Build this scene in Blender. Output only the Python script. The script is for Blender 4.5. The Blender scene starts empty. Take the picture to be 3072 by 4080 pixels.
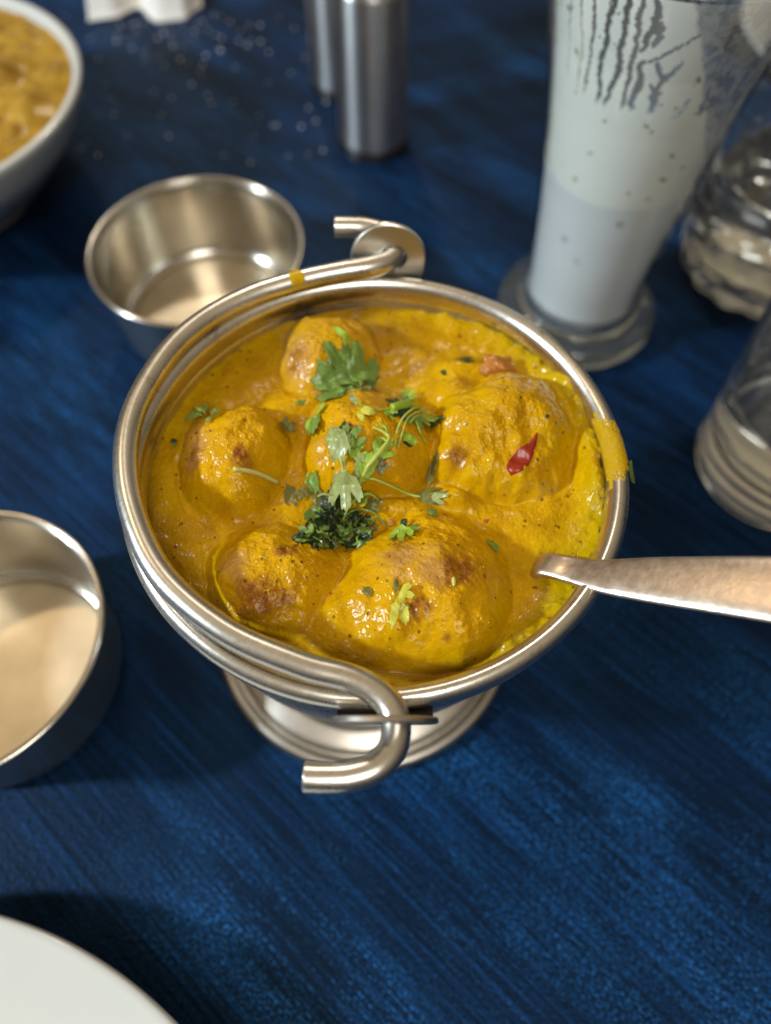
import bpy, math, random
import numpy as np
from mathutils import Vector, Matrix
random.seed(7); rng = np.random.RandomState(7)
S = 0.01                      # all numbers below are centimetres
sc = bpy.context.scene
COL = sc.collection
PI = math.pi
# ------------------------------------------------------------------ camera
cam = bpy.data.cameras.new('camera'); camo = bpy.data.objects.new('camera', cam); COL.objects.link(camo)
th, ro = math.radians(60.8), math.radians(0.4)
camo.location = (0.25*S, -9.28*S, 24.6*S)
camo.rotation_euler = (Matrix.Rotation(math.radians(90)-th, 4, 'X') @ Matrix.Rotation(ro, 4, 'Z')).to_euler()
cam.sensor_fit = 'VERTICAL'; cam.sensor_height = 36.0
cam.lens = 2950/4080*36.0
cam.clip_start = 0.01; cam.clip_end = 20
cam.dof.use_dof = True; cam.dof.focus_distance = 0.155; cam.dof.aperture_fstop = 7.0
cam.dof.aperture_blades = 0
sc.camera = camo
# ------------------------------------------------------------------ light
w = bpy.data.worlds.new("World"); sc.world = w; w.use_nodes = True
wn = w.node_tree.nodes; wl = w.node_tree.links
bg = wn['Background']
tc = wn.new('ShaderNodeTexCoord'); sx = wn.new('ShaderNodeSeparateXYZ'); wl.new(tc.outputs['Generated'], sx.inputs[0])
nz = wn.new('ShaderNodeTexNoise'); nz.inputs['Scale'].default_value = 2.2; nz.inputs['Detail'].default_value = 2.0
wl.new(tc.outputs['Generated'], nz.inputs['Vector'])
mul = wn.new('ShaderNodeMath'); mul.operation = 'MULTIPLY_ADD'; mul.inputs[1].default_value = 0.9; wl.new(sx.outputs['Z'], mul.inputs[0])
mul2 = wn.new('ShaderNodeMath'); mul2.operation = 'MULTIPLY_ADD'; mul2.inputs[1].default_value = 0.55; mul2.inputs[2].default_value = -0.25
wl.new(nz.outputs['Fac'], mul2.inputs[0]); wl.new(mul2.outputs[0], mul.inputs[2])
cr = wn.new('ShaderNodeValToRGB'); wl.new(mul.outputs[0], cr.inputs[0])
cr.color_ramp.elements[0].position = 0.0; cr.color_ramp.elements[0].color = (0.055, 0.048, 0.042, 1)
cr.color_ramp.elements[1].position = 0.85; cr.color_ramp.elements[1].color = (0.52, 0.40, 0.25, 1)
e = cr.color_ramp.elements.new(0.35); e.color = (0.20, 0.165, 0.125, 1)
wl.new(cr.outputs[0], bg.inputs['Color']); bg.inputs['Strength'].default_value = 0.8

def area(name, loc, target, size, power, color):
    l = bpy.data.lights.new(name, 'AREA'); l.shape = 'DISK'; l.size = size*S; l.energy = power; l.color = color
    o = bpy.data.objects.new(name, l); COL.objects.link(o); o.location = Vector(loc)*S
    o.rotation_euler = (Vector(target)-Vector(loc)).to_track_quat('-Z', 'Y').to_euler(); return o
area('cool_spot_lamp', (-110, -19, 68), (2, 2, 4), 9, 17.0, (0.78, 0.91, 1.0))
area('ceiling_lamp', (-22, 120, 120), (3, 0, 2), 12, 3.6, (1.0, 0.90, 0.76))
area('warm_pendant_lamp', (-75, 55, 120), (0, 5, 0), 8, 1.6, (1.0, 0.74, 0.45))
area('white_front_fill', (12, -62, 95), (3, 6, 3), 46, 4.8, (1.0, 0.975, 0.93))  # added soft fill behind the camera, brightens surfaces facing the viewer
sc.view_settings.view_transform = 'Standard'; sc.view_settings.look = 'None'
sc.view_settings.exposure = 0.0; sc.view_settings.gamma = 1.0
sc.cycles.use_denoising = True
sc.cycles.max_bounces = 14; sc.cycles.transmission_bounces = 12; sc.cycles.transparent_max_bounces = 16
sc.cycles.caustics_reflective = False; sc.cycles.sample_clamp_indirect = 6
# ------------------------------------------------------------------ helpers
def mesh(name, V, F, mat, parent=None, smooth=True, attrs=None, loc=(0, 0, 0)):
    V = np.asarray(V, float)*S
    me = bpy.data.meshes.new(name)
    if isinstance(F, np.ndarray) and F.ndim == 2:
        n, k = F.shape
        me.vertices.add(len(V)); me.vertices.foreach_set('co', V.ravel())
        me.loops.add(n*k); me.loops.foreach_set('vertex_index', F.ravel().astype(np.int32))
        me.polygons.add(n); me.polygons.foreach_set('loop_start', np.arange(0, n*k, k, dtype=np.int32))
        me.update(calc_edges=True); me.validate()
    else:
        me.from_pydata([tuple(v) for v in V], [], [tuple(int(i) for i in f) for f in F])
    if attrs:
        for k, a in attrs.items():
            at = me.attributes.new(k, 'FLOAT', 'POINT'); at.data.foreach_set('value', np.asarray(a, np.float32))
    me.polygons.foreach_set('use_smooth', [bool(smooth)]*len(me.polygons))
    if mat: me.materials.append(mat)
    o = bpy.data.objects.new(name, me); COL.objects.link(o); o.parent = parent; o.location = Vector(loc)*S
    return o
def tag(o, label=None, cat=None, group=None, kind=None):
    for k, v in (('label', label), ('category', cat), ('group', group), ('kind', kind)):
        if v: o[k] = v
    return o
def thing(name, label, cat, loc=(0, 0, 0), group=None):
    o = bpy.data.objects.new(name, None); COL.objects.link(o); o.location = Vector(loc)*S; o.empty_display_size = 0.01
    return tag(o, label, cat, group)
def grid_faces(nu, nv, wrap_u=False, wrap_v=False, off=0):
    iu = np.arange(nu if wrap_u else nu-1); iv = np.arange(nv if wrap_v else nv-1)
    a, b = np.meshgrid(iu, iv, indexing='ij'); a2 = (a+1) % nu; b2 = (b+1) % nv
    return np.stack([a*nv+b, a2*nv+b, a2*nv+b2, a*nv+b2], -1).reshape(-1, 4)+off
def smooth_profile(P, n=4, closed=False):
    """Catmull-Rom through profile points"""
    P = [np.array(p, float) for p in P]; m = len(P); out = []
    rngi = range(m if closed else m-1)
    for i in rngi:
        p0 = P[(i-1) % m] if closed else P[max(i-1, 0)]; p1 = P[i]; p2 = P[(i+1) % m]
        p3 = P[(i+2) % m] if closed else P[min(i+2, m-1)]
        for k in range(n):
            t = k/n
            out.append(0.5*((2*p1)+(-p0+p2)*t+(2*p0-5*p1+4*p2-p3)*t*t+(-p0+3*p1-3*p2+p3)*t**3))
    if not closed: out.append(P[-1])
    return np.array(out)
def lathe(name, prof, mat, parent=None, seg=128, center=(0, 0), closed=False, wob=None, loc=(0, 0, 0)):
    """prof rows (r,z) ordered so the surface faces outward; r==0 allowed at ends"""
    prof = np.asarray(prof, float); n = len(prof)
    a = np.arange(seg)/seg*2*PI
    R = prof[:, 0][None, :]*np.ones((seg, 1)); Zz = prof[:, 1][None, :]*np.ones((seg, 1))
    if wob is not None: R, Zz = wob(a[:, None], R, Zz)
    V = np.stack([center[0]+R*np.cos(a)[:, None], center[1]+R*np.sin(a)[:, None], Zz], -1).reshape(-1, 3)
    F = grid_faces(seg, n, wrap_u=True, wrap_v=closed)
    o = mesh(name, V, F, mat, parent, loc=loc)
    import bmesh
    bm = bmesh.new(); bm.from_mesh(o.data); bmesh.ops.remove_doubles(bm, verts=bm.verts, dist=1e-7)
    bmesh.ops.recalc_face_normals(bm, faces=bm.faces)
    for f in bm.faces: f.smooth = True
    bm.to_mesh(o.data); bm.free()
    return o
def tube(name, path, rad, mat, parent=None, seg=24, n=6, cap=True, flat=1.0, chamfer=0.04):
    P = smooth_profile(path, n); m = len(P)
    r = np.full(m, rad) if np.isscalar(rad) else np.interp(np.linspace(0, 1, m), np.linspace(0, 1, len(rad)), rad)
    T = np.gradient(P, axis=0); T /= np.linalg.norm(T, axis=1)[:, None]
    if cap and chamfer:
        P = np.vstack([P[0]-T[0]*0, P, P[-1]]); T = np.vstack([T[0], T, T[-1]])
        r = np.concatenate([[max(r[0]-chamfer, r[0]*.8)], r, [max(r[-1]-chamfer, r[-1]*.8)]])
        P[1] += T[1]*chamfer*.5; P[-2] -= T[-2]*chamfer*.5; m += 2
    up = np.array([0, 0, 1.0])
    if abs(T[0]@up) > .9: up = np.array([1.0, 0, 0])
    V = []; N = np.cross(T[0], up); N /= np.linalg.norm(N)
    for i in range(m):
        N = N-T[i]*(N@T[i]); N /= np.linalg.norm(N); B = np.cross(T[i], N)
        for k in range(seg):
            a = 2*PI*k/seg; V.append(P[i]+r[i]*(np.cos(a)*N+flat*np.sin(a)*B))
    F = [tuple(f) for f in grid_faces(m, seg, wrap_v=True)]
    if cap: F += [tuple(range(seg)), tuple(range((m-1)*seg, m*seg))[::-1]]
    return mesh(name, V, F, mat, parent)
_T = rng.rand(256*256)
def vn(x, y, s=0):
    x = np.asarray(x, float)+s*17.31; y = np.asarray(y, float)+s*9.77
    xi = np.floor(x).astype(int); yi = np.floor(y).astype(int); fx = x-xi; fy = y-yi
    fx = fx*fx*fx*(fx*(fx*6-15)+10); fy = fy*fy*fy*(fy*(fy*6-15)+10)
    g = lambda a, b: _T[((a & 255)*256+(b & 255))]
    return (g(xi, yi)*(1-fx)+g(xi+1, yi)*fx)*(1-fy)+(g(xi, yi+1)*(1-fx)+g(xi+1, yi+1)*fx)*fy
def fbm(x, y, f=1, o=4, s=0, gain=.5):
    r = 0; a = 1; t = 0
    for i in range(o):
        c, q = math.cos(i*.7), math.sin(i*.7)
        r = r+a*(vn((x*c-y*q)*f, (x*q+y*c)*f, s+i*3)-.5)*2; t += a; a *= gain; f *= 2.03
    return r/t
def sstep(a, b, x):
    t = np.clip((x-a)/(b-a), 0, 1); return t*t*(3-2*t)
# ------------------------------------------------------------------ materials
class MT:
    def __init__(s, name):
        s.m = bpy.data.materials.new(name); s.m.use_nodes = True; s.N = s.m.node_tree.nodes; s.L = s.m.node_tree.links
        s.b = s.N['Principled BSDF']; s.out = s.N['Material Output']
        s.tc = s.N.new('ShaderNodeTexCoord')
    def set(s, **k):
        for a, v in k.items(): s.b.inputs[a.replace('_', ' ')].default_value = v
        return s
    def link(s, a, b): s.L.new(a, b)
    def mapped(s, scale=(1, 1, 1), rot=(0, 0, 0)):
        m = s.N.new('ShaderNodeMapping'); m.inputs['Scale'].default_value = scale; m.inputs['Rotation'].default_value = rot
        s.link(s.tc.outputs['Object'], m.inputs[0]); return m.outputs[0]
    def aligned(s, size_cm, angle):
        m = s.N.new('ShaderNodeMapping'); m.vector_type = 'TEXTURE'; m.inputs['Scale'].default_value = tuple(a*S for a in size_cm)
        m.inputs['Rotation'].default_value = (0, 0, math.radians(angle)); s.link(s.tc.outputs['Object'], m.inputs[0]); return m.outputs[0]
    def aniso(s, amount=.75):
        t = s.N.new('ShaderNodeTangent'); t.direction_type = 'RADIAL'; t.axis = 'Z'; s.link(t.outputs[0], s.b.inputs['Tangent']); s.b.inputs['Anisotropic'].default_value = amount; s.b.inputs['Anisotropic Rotation'].default_value = .25; return s
    def noise(s, scale, detail=3, vec=None, rough=.5, dist=0):
        n = s.N.new('ShaderNodeTexNoise'); n.inputs['Scale'].default_value = scale; n.inputs['Detail'].default_value = detail
        n.inputs['Roughness'].default_value = rough; n.inputs['Distortion'].default_value = dist
        s.link(vec or s.tc.outputs['Object'], n.inputs['Vector']); return n.outputs['Fac']
    def vor(s, scale, vec=None, feature='F1', out='Distance'):
        n = s.N.new('ShaderNodeTexVoronoi'); n.feature = feature; n.inputs['Scale'].default_value = scale
        s.link(vec or s.tc.outputs['Object'], n.inputs['Vector']); return n.outputs[out]
    def ramp(s, fac, stops):
        r = s.N.new('ShaderNodeValToRGB'); s.link(fac, r.inputs[0]); el = r.color_ramp.elements
        while len(el) < len(stops): el.new(.5)
        for e_, (p, c) in zip(el, stops):
            e_.position = p; e_.color = (c, c, c, 1) if np.isscalar(c) else (*c, 1)
        return r.outputs[0]
    def mix(s, fac, a, b, mode='MIX'):
        n = s.N.new('ShaderNodeMix'); n.data_type = 'RGBA'; n.blend_type = mode
        for sock, v in ((n.inputs[0], fac), (n.inputs[6], a), (n.inputs[7], b)):
            if hasattr(v, 'node'): s.link(v, sock)
            elif np.isscalar(v): sock.default_value = v if sock is n.inputs[0] else (v, v, v, 1)
            else: sock.default_value = (*v, 1)
        return n.outputs[2]
    def math(s, op, a, b=0, c=0):
        n = s.N.new('ShaderNodeMath'); n.operation = op
        for i, v in enumerate((a, b, c)):
            if hasattr(v, 'node'): s.link(v, n.inputs[i])
            else: n.inputs[i].default_value = v
        return n.outputs[0]
    def attr(s, name):
        n = s.N.new('ShaderNodeAttribute'); n.attribute_name = name; return n.outputs['Fac']
    def bump(s, h, strength, dist_cm, prev=None):
        n = s.N.new('ShaderNodeBump'); n.inputs['Strength'].default_value = strength; n.inputs['Distance'].default_value = dist_cm*S
        s.link(h, n.inputs['Height'])
        if prev: s.link(prev, n.inputs['Normal'])
        s.link(n.outputs[0], s.b.inputs['Normal']); return n.outputs[0]
    def to(s, out, inp): s.link(out, s.b.inputs[inp]); return s

def steel(name, col, rough, var=.12, grain=.35, tarnish=0.0, scale=1.0, an=0.0):
    m = MT(name); m.set(Metallic=1.0)
    if an: m.aniso(an)
    n1 = m.noise(90*scale, 4); n2 = m.noise(900, 3)
    c = m.mix(m.ramp(n1, [(.35, 0.0), (.7, 1.0)]), tuple(x*.86 for x in col), col)
    if tarnish:
        c = m.mix(m.math('MULTIPLY', m.ramp(m.noise(160, 5, rough=.7), [(.60, 0.0), (.72, 1.0)]), tarnish), c, (.10, .075, .05))
    m.to(c, 'Base Color')
    m.to(m.math('MULTIPLY_ADD', n2, var, rough-var/2), 'Roughness')
    m.bump(m.noise(260, 3), .10*grain, .02)
    return m.m
M_balti = steel('balti_steel', (.76, .725, .65), .29, tarnish=.55)
M_balti_dark = steel('shaded_gap_steel', (.035, .03, .025), .6)  # near-black colour stands in for shade between rim and lug
M_lug = steel('lug_steel', (.60, .57, .51), .34, tarnish=.4)
M_foot = steel('foot_steel', (.56, .52, .46), .36, tarnish=.3)
M_kat = steel('katori_steel', (.60, .57, .51), .24, grain=.0, var=.05, an=.6)
M_katfloor = steel('katori_floor_steel', (.74, .65, .49), .42, grain=.1, var=.05)  # gold base colour stands in for the reflected warm ceiling
M_shaker = steel('shaker_steel', (.60, .60, .60), .36, grain=.0, var=.05, an=.85)
M_black = MT('black_plastic').set(Base_Color=(.008, .008, .01, 1), Roughness=.35).m
mm = MT('spoon_steel'); mm.set(Metallic=1.0)
n = mm.noise(420, 4, rough=.65)
mm.to(mm.mix(mm.ramp(n, [(.35, 0.), (.65, 1.)]), (.55, .455, .37), (.63, .53, .44)), 'Base Color')
mm.to(mm.math('MULTIPLY_ADD', mm.noise(500, 4), .25, .22), 'Roughness')
mm.bump(mm.noise(700, 4, rough=.6), .22, .02)
M_spoon = mm.m
mm = MT('glazed_ceramic').set(Roughness=.16, Base_Color=(.72, .73, .71, 1)); mm.set(Subsurface_Weight=.0)
mm.to(mm.mix(mm.noise(60, 3), (.54, .56, .54), (.58, .585, .55)), 'Base Color'); mm.bump(mm.noise(90, 2), .03, .05); M_white = mm.m
mm = MT('paper_tissue').set(Roughness=.85); mm.to(mm.mix(mm.noise(120, 4), (.80, .78, .73), (.70, .69, .66)), 'Base Color')
mm.bump(mm.noise(500, 4), .3, .05); M_tissue = mm.m
# cloth : navy, brushed nap with diagonal streaks
mm = MT('navy_cloth'); v = mm.aligned((9, .17, 1), -42); v2 = mm.aligned((3.0, .06, 1), -42)
vw = mm.aligned((9, 2.6, 1), -47)
st = mm.noise(1, 3, v, .55); st2 = mm.noise(1, 3, v2, .6); bl = mm.noise(1, 3, vw, .5)
big = mm.noise(7, 3)
f = mm.math('MULTIPLY_ADD', st2, .35, mm.math('MULTIPLY_ADD', bl, .22, mm.math('MULTIPLY', st, 1.02)))
gr = mm.noise(1500, 2, None, .6)
f2 = mm.math('MULTIPLY_ADD', mm.math('SUBTRACT', gr, .5), .55, f)
f2 = mm.math('MULTIPLY_ADD', mm.math('SUBTRACT', big, .5), .35, f2)
cc = mm.ramp(f2, [(.64, (.0011, .0029, .0090)), (.84, (.0019, .0072, .025)), (1.05, (.0036, .025, .092))])
glint = mm.ramp(mm.noise(1, 2, mm.aligned((.12, .062, 1), -42), .55), [(.50, 0.), (.63, 1.)]); spm = mm.ramp(mm.math('MULTIPLY_ADD', st2, .75, mm.math('MULTIPLY', bl, .5)), [(.56, 0.), (.78, 1.)])
pat = mm.ramp(mm.noise(1, 2, mm.aligned((14, 5, 1), -30), .5), [(.40, .18), (.60, 1.)])
cc = mm.mix(mm.math('MULTIPLY', pat, mm.math('MULTIPLY', glint, spm)), cc, (.03, .23, .68)); mm.to(cc, 'Base Color')  # nap glints and sheen painted into the base colour as blue specks
mm.set(Roughness=.52, Specular_IOR_Level=.3)
mm.b.inputs['Specular Tint'].default_value = (.22, .52, 1, 1)
mm.b.inputs['Sheen Weight'].default_value = .0
bb = mm.bump(st, .5, .06); bb = mm.bump(mm.noise(750, 2, None, .6), .85, .05, bb)
M_cloth = mm.m

def gravy_mat(name, orange=0.0, rough=.12, korma=False):
    m = MT(name)
    n = m.noise(95, 5, rough=.65); n2 = m.noise(620, 4, rough=.7)
    if korma:
        c = m.mix(m.ramp(n, [(.35, 0.), (.65, 1.)]), (.26, .135, .012), (.44, .265, .040))
    else:
        c = m.ramp(n, [(.30, (.40, .190, .0004)), (.5, (.51, .272, .0005)), (.72, (.60, .345, .001))])
        c = m.mix(m.math('MULTIPLY', m.attr('olive'), .55), c, (.42, .33, .001))
        c = m.mix(m.math('MULTIPLY', m.attr('orange'), 1.0), c, (.60, .300, .0006))
    c = m.mix(m.math('MULTIPLY', m.ramp(n2, [(.52, 0.), (.72, 1.)]), .35), c, (.70, .43, .006) if not korma else (.55, .36, .12))
    g3 = m.noise(1700, 3, rough=.7)
    c = m.mix(m.ramp(g3, [(.34, .28), (.48, 0.), (1.0, 0.)]), c, (.40, .16, .001)); c = m.mix(m.ramp(g3, [(0., 0.), (.58, 0.), (.70, .45)]), c, (.80, .52, .015))
    if not korma:
        br = m.math('MULTIPLY', m.attr('brown'), m.ramp(m.noise(330, 5, rough=.75), [(.30, .25), (.62, 1.)]))
        c = m.mix(br, c, (.20, .052, .010))
        pk = m.math('MULTIPLY', m.attr('crumb'), m.ramp(m.noise(260, 4, rough=.6), [(.36, 0.1), (.6, 1.)]))
        c = m.mix(pk, c, (.47, .25, .055))
        sp = m.vor(310); spn = m.noise(70, 2)
        k = m.math('MULTIPLY', m.math('LESS_THAN', sp, .13), m.math('GREATER_THAN', spn, .50))
        c = m.mix(m.math('MULTIPLY', k, .75), c, (.10, .035, .004))
        sp = m.vor(150); k = m.math('MULTIPLY', m.math('LESS_THAN', sp, .10), m.math('GREATER_THAN', m.noise(60, 2), .58))
        c = m.mix(m.math('MULTIPLY', k, .8), c, (.32, .05, .006))
    m.to(c, 'Base Color')
    m.to(m.math('MULTIPLY_ADD', m.noise(240, 3), .2, rough-.08), 'Roughness')
    m.b.inputs['Subsurface Weight'].default_value = .05
    m.b.inputs['Subsurface Radius'].default_value = (1.0, .55, .12)
    m.b.inputs['Subsurface Scale'].default_value = .0012
    m.set(Specular_IOR_Level=.20)
    b = m.bump(m.noise(520, 4, rough=.6), .16, .03)
    m.bump(m.noise(1500, 2, rough=.6), .36, .018, b)
    return m.m
M_gravy = gravy_mat('turmeric_gravy'); M_dump = gravy_mat('coated_dumpling', rough=.17); M_korma = gravy_mat('brown_korma', korma=True, rough=.13)
def leaf_mat(name, a, b, vein, trans=.25):
    m = MT(name); c = m.mix(m.noise(220, 4), a, b); c = m.mix(m.math('MULTIPLY', m.attr('vein'), .7), c, vein)
    c = m.mix(m.math('MULTIPLY', m.ramp(m.noise(500, 4), [(.55, 0.), (.7, 1.)]), .35), c, tuple(x*.35 for x in a))
    m.to(c, 'Base Color'); m.set(Roughness=.30); m.b.inputs['Subsurface Weight'].default_value = trans
    m.b.inputs['Subsurface Radius'].default_value = (.5, 1, .2); m.b.inputs['Subsurface Scale'].default_value = .0006
    m.bump(m.noise(420, 3), .7, .03); return m.m
L_pale = leaf_mat('pale_leaf', (.27, .33, .11), (.36, .40, .15), (.13, .17, .04))
L_mid = leaf_mat('mid_leaf', (.10, .19, .03), (.20, .30, .05), (.30, .36, .10))
L_bright = leaf_mat('bright_leaf', (.22, .36, .02), (.32, .45, .04), (.45, .52, .12))
L_yel = leaf_mat('yellow_leaf', (.50, .50, .04), (.62, .58, .08), (.5, .55, .10))
L_dark = leaf_mat('shade_darkened_leaf', (.006, .018, .008), (.028, .055, .02), (.08, .12, .03), .05)  # dark green leaves, colour deepened further for shade inside the heap
L_dull = leaf_mat('gravy_stained_leaf', (.11, .12, .03), (.20, .17, .03), (.05, .06, .015), .1)
L_stem = leaf_mat('stem_green', (.36, .45, .06), (.46, .52, .10), (.3, .4, .05))
L_straw = leaf_mat('straw_stem', (.55, .50, .12), (.62, .56, .2), (.4, .4, .1))
# glass and water
def glassm(name, ior=1.5, rough=0.0, col=(1, 1, 1), caustic_mix=0.0):
    m = bpy.data.materials.new(name); m.use_nodes = True; N = m.node_tree.nodes; N.remove(N['Principled BSDF'])
    g = N.new('ShaderNodeBsdfGlass'); g.inputs['IOR'].default_value = ior; g.inputs['Roughness'].default_value = rough; g.inputs['Color'].default_value = (*col, 1)
    L = m.node_tree.links; d = N.new('ShaderNodeBsdfDiffuse'); d.inputs[0].default_value = (.8, .84, .84, 1); mx = N.new('ShaderNodeMixShader'); mx.inputs[0].default_value = caustic_mix  # pale diffuse share stands in for caustic light in the glass
    L.new(g.outputs[0], mx.inputs[1]); L.new(d.outputs[0], mx.inputs[2]); L.new(mx.outputs[0], N['Material Output'].inputs[0]); return m
M_footglass = glassm('thick_foot_glass', 1.5, 0, (.98, 1, .99), .03)
M_glass = glassm('clear_glass', 1.5, 0, (.99, 1, .995), .012); M_water = glassm('drinking_water', 1.33)
def thin_glass(name):
    m = bpy.data.materials.new(name); m.use_nodes = True; N = m.node_tree.nodes; L = m.node_tree.links; N.remove(N['Principled BSDF'])
    t = N.new('ShaderNodeBsdfTransparent'); t.inputs[0].default_value = (.985, .99, .99, 1)
    g = N.new('ShaderNodeBsdfGlossy'); g.inputs['Roughness'].default_value = .04
    lw = N.new('ShaderNodeLayerWeight'); lw.inputs[0].default_value = .5
    pw = N.new('ShaderNodeMath'); pw.operation = 'POWER'; pw.inputs[1].default_value = 4.0; L.new(lw.outputs['Facing'], pw.inputs[0])
    fr = N.new('ShaderNodeMath'); fr.operation = 'MULTIPLY_ADD'; fr.inputs[1].default_value = .6; fr.inputs[2].default_value = .035; L.new(pw.outputs[0], fr.inputs[0])
    mx = N.new('ShaderNodeMixShader'); L.new(fr.outputs[0], mx.inputs[0]); L.new(t.outputs[0], mx.inputs[1]); L.new(g.outputs[0], mx.inputs[2])
    L.new(mx.outputs[0], N['Material Output'].inputs[0]); return m
M_thin = thin_glass('thin_glass_wall')
# ------------------------------------------------------------------ table
def table():
    nx = ny = 260
    x = np.linspace(-150, 150, nx); y = np.linspace(-120, 180, ny)
    X, Y = np.meshgrid(x, y, indexing='ij')
    o = mesh('tabletop', np.stack([X, Y, 0*X], -1).reshape(-1, 3), grid_faces(nx, ny), M_cloth)
    o['kind'] = 'structure'; o['label'] = 'navy blue brushed tablecloth with diagonal streaks'
table()
# ------------------------------------------------------------------ balti bowl
balti = thing('serving_bowl', 'small stainless steel pail bowl on a foot, with wire handle, full of yellow curry', 'bowl')
outer = smooth_profile([(0, 2.0), (2.3, 2.0), (2.9, 2.25), (3.9, 3.3), (4.7, 5.0), (5.08, 7.0), (5.25, 9.0), (5.34, 10.1)], 6)
inner = smooth_profile([(5.26, 10.3), (5.33, 10.05), (5.28, 9.9), (5.23, 9.5), (5.15, 8.6), (4.95, 7.0), (4.5, 5.0), (3.7, 3.5), (2.5, 2.6), (0, 2.3)], 6)
body = lathe('body', np.vstack([outer, inner]), M_balti, balti, 160)
for v_ in body.data.vertices: v_.co.x -= .5*S*max(0.0, 1-v_.co.z/(9.0*S))
# rolled rim with hem
rim_p = [(5.24, 10.22), (5.27, 10.52), (5.40, 10.68), (5.54, 10.70), (5.67, 10.60), (5.72, 10.44), (5.66, 10.27), (5.63, 10.18), (5.645, 10.0), (5.62, 9.78), (5.55, 9.74), (5.40, 9.82), (5.36, 10.05), (5.30, 10.1)]
lathe('rim', smooth_profile(rim_p, 4, True), M_balti, balti, 220, closed=True)
foot_p = [(2.2, 2.15), (2.45, 2.1), (2.55, 1.75), (2.9, 1.15), (3.35, .85), (3.55, .72), (3.62, .60), (3.75, .60), (3.85, .74), (4.25, .62), (4.5, .50), (4.58, .36), (4.68, .34), (4.74, .42), (4.86, .50), (5.02, .44), (5.10, .27), (5.04, .10), (4.9, .02), (4.6, .02), (4.5, .15), (3.3, .5), (2.3, 1.3), (2.0, 1.9)]
lathe('foot', smooth_profile(foot_p, 4, True), M_foot, balti, 180, center=(-.46, 0), closed=True)
def lug(sy):
    t = math.radians(12); cx, R, rh, hx = .27, .95, .36, .42
    th_ = .13; n = 64; outer_, inner_ = [], []
    for k in range(n):
        a = 2*PI*k/n; px, pz = R*math.cos(a), R*math.sin(a)
        if pz < 0: px, pz = R*math.copysign(min(1, abs(math.cos(a))**.35), math.cos(a)) if abs(math.cos(a)) > 1e-6 else 0, pz*.85
        outer_.append((cx+px, pz)); inner_.append((hx+rh*math.cos(a), .06+rh*math.sin(a)))
    V = []
    for d, r_ in ((0, 0), (th_*.2, .03), (th_*.8, .03), (th_, 0)):
        for ring, s_ in ((outer_, 1), (inner_, -1)):
            for (px, pz) in ring:
                ox, oz = (cx, 0) if s_ > 0 else (hx, .06)
                l = math.hypot(px-ox, pz-oz); k_ = 1+s_*(r_/l)
                px2, pz2 = ox+(px-ox)*k_, oz+(pz-oz)*k_
                y0 = 5.93+d
                V.append((px2, sy*(y0+pz2*math.sin(t)), 10.9+pz2*math.cos(t)))
    F = []
    idx = lambda L, ring, k: L*2*n+ring*n+(k % n)
    for k in range(n):
        for L in range(3):
            F.append((idx(L, 0, k), idx(L, 0, k+1), idx(L+1, 0, k+1), idx(L+1, 0, k)))
            F.append((idx(L, 1, k), idx(L+1, 1, k), idx(L+1, 1, k+1), idx(L, 1, k+1)))
        F.append((idx(0, 0, k), idx(0, 1, k), idx(0, 1, k+1), idx(0, 0, k+1)))
        F.append((idx(3, 0, k), idx(3, 0, k+1), idx(3, 1, k+1), idx(3, 1, k)))
    o = mesh('lug', V, F, M_lug, balti, smooth=False)
    # bracket under the lug, coloured dark for the shaded gap
    hw = .93; z0, z1 = 9.98, 10.16
    x0, x1 = cx-hw, cx+hw
    V = [(x, sy*y_, z) for x in (x0, x1) for (y_, z) in ((5.38, z0), (5.78, z0), (5.83, z0+.08), (5.86, z1+.10), (5.76, z1), (5.38, z1))]
    F = [(0, 1, 2, 3, 4, 5), (11, 10, 9, 8, 7, 6)]+[(i, 6+i, 6+(i+1) % 6, (i+1) % 6) for i in range(6)]
    mesh('lug_bracket', V, F, M_balti_dark, o, smooth=False)
lug(1); lug(-1)
hp = [(-1.15, -7.0, 11.0), (-.76, -7.01, 11.0), (-.32, -6.98, 11.0), (.12, -6.83, 11.0), (.40, -6.52, 10.98), (.47, -6.12, 10.98), (.36, -5.76, 11.0), (.02, -5.44, 11.0), (-.46, -5.22, 11.0),
      (-1.35, -4.98, 11.0), (-2.83, -4.33, 11.0), (-4.2, -3.2, 11.0), (-5.05, -1.75, 11.0), (-5.46, -.3, 11.0), (-5.45, 1.1, 11.0), (-4.95, 2.65, 11.0), (-4.2, 3.7, 11.0), (-3.17, 4.5, 11.0),
      (-2.06, 5.02, 11.0), (-1.0, 5.36, 11.0), (-.2, 5.55, 11.0), (.25, 5.78, 10.98), (.45, 6.15, 10.98), (.42, 6.52, 11.0), (.15, 6.84, 11.0), (-.3, 7.02, 11.0), (-.75, 7.05, 11.0), (-1.16, 7.05, 11.0)]
tube('handle', hp, .275, M_balti, balti, seg=32, n=8)
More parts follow.
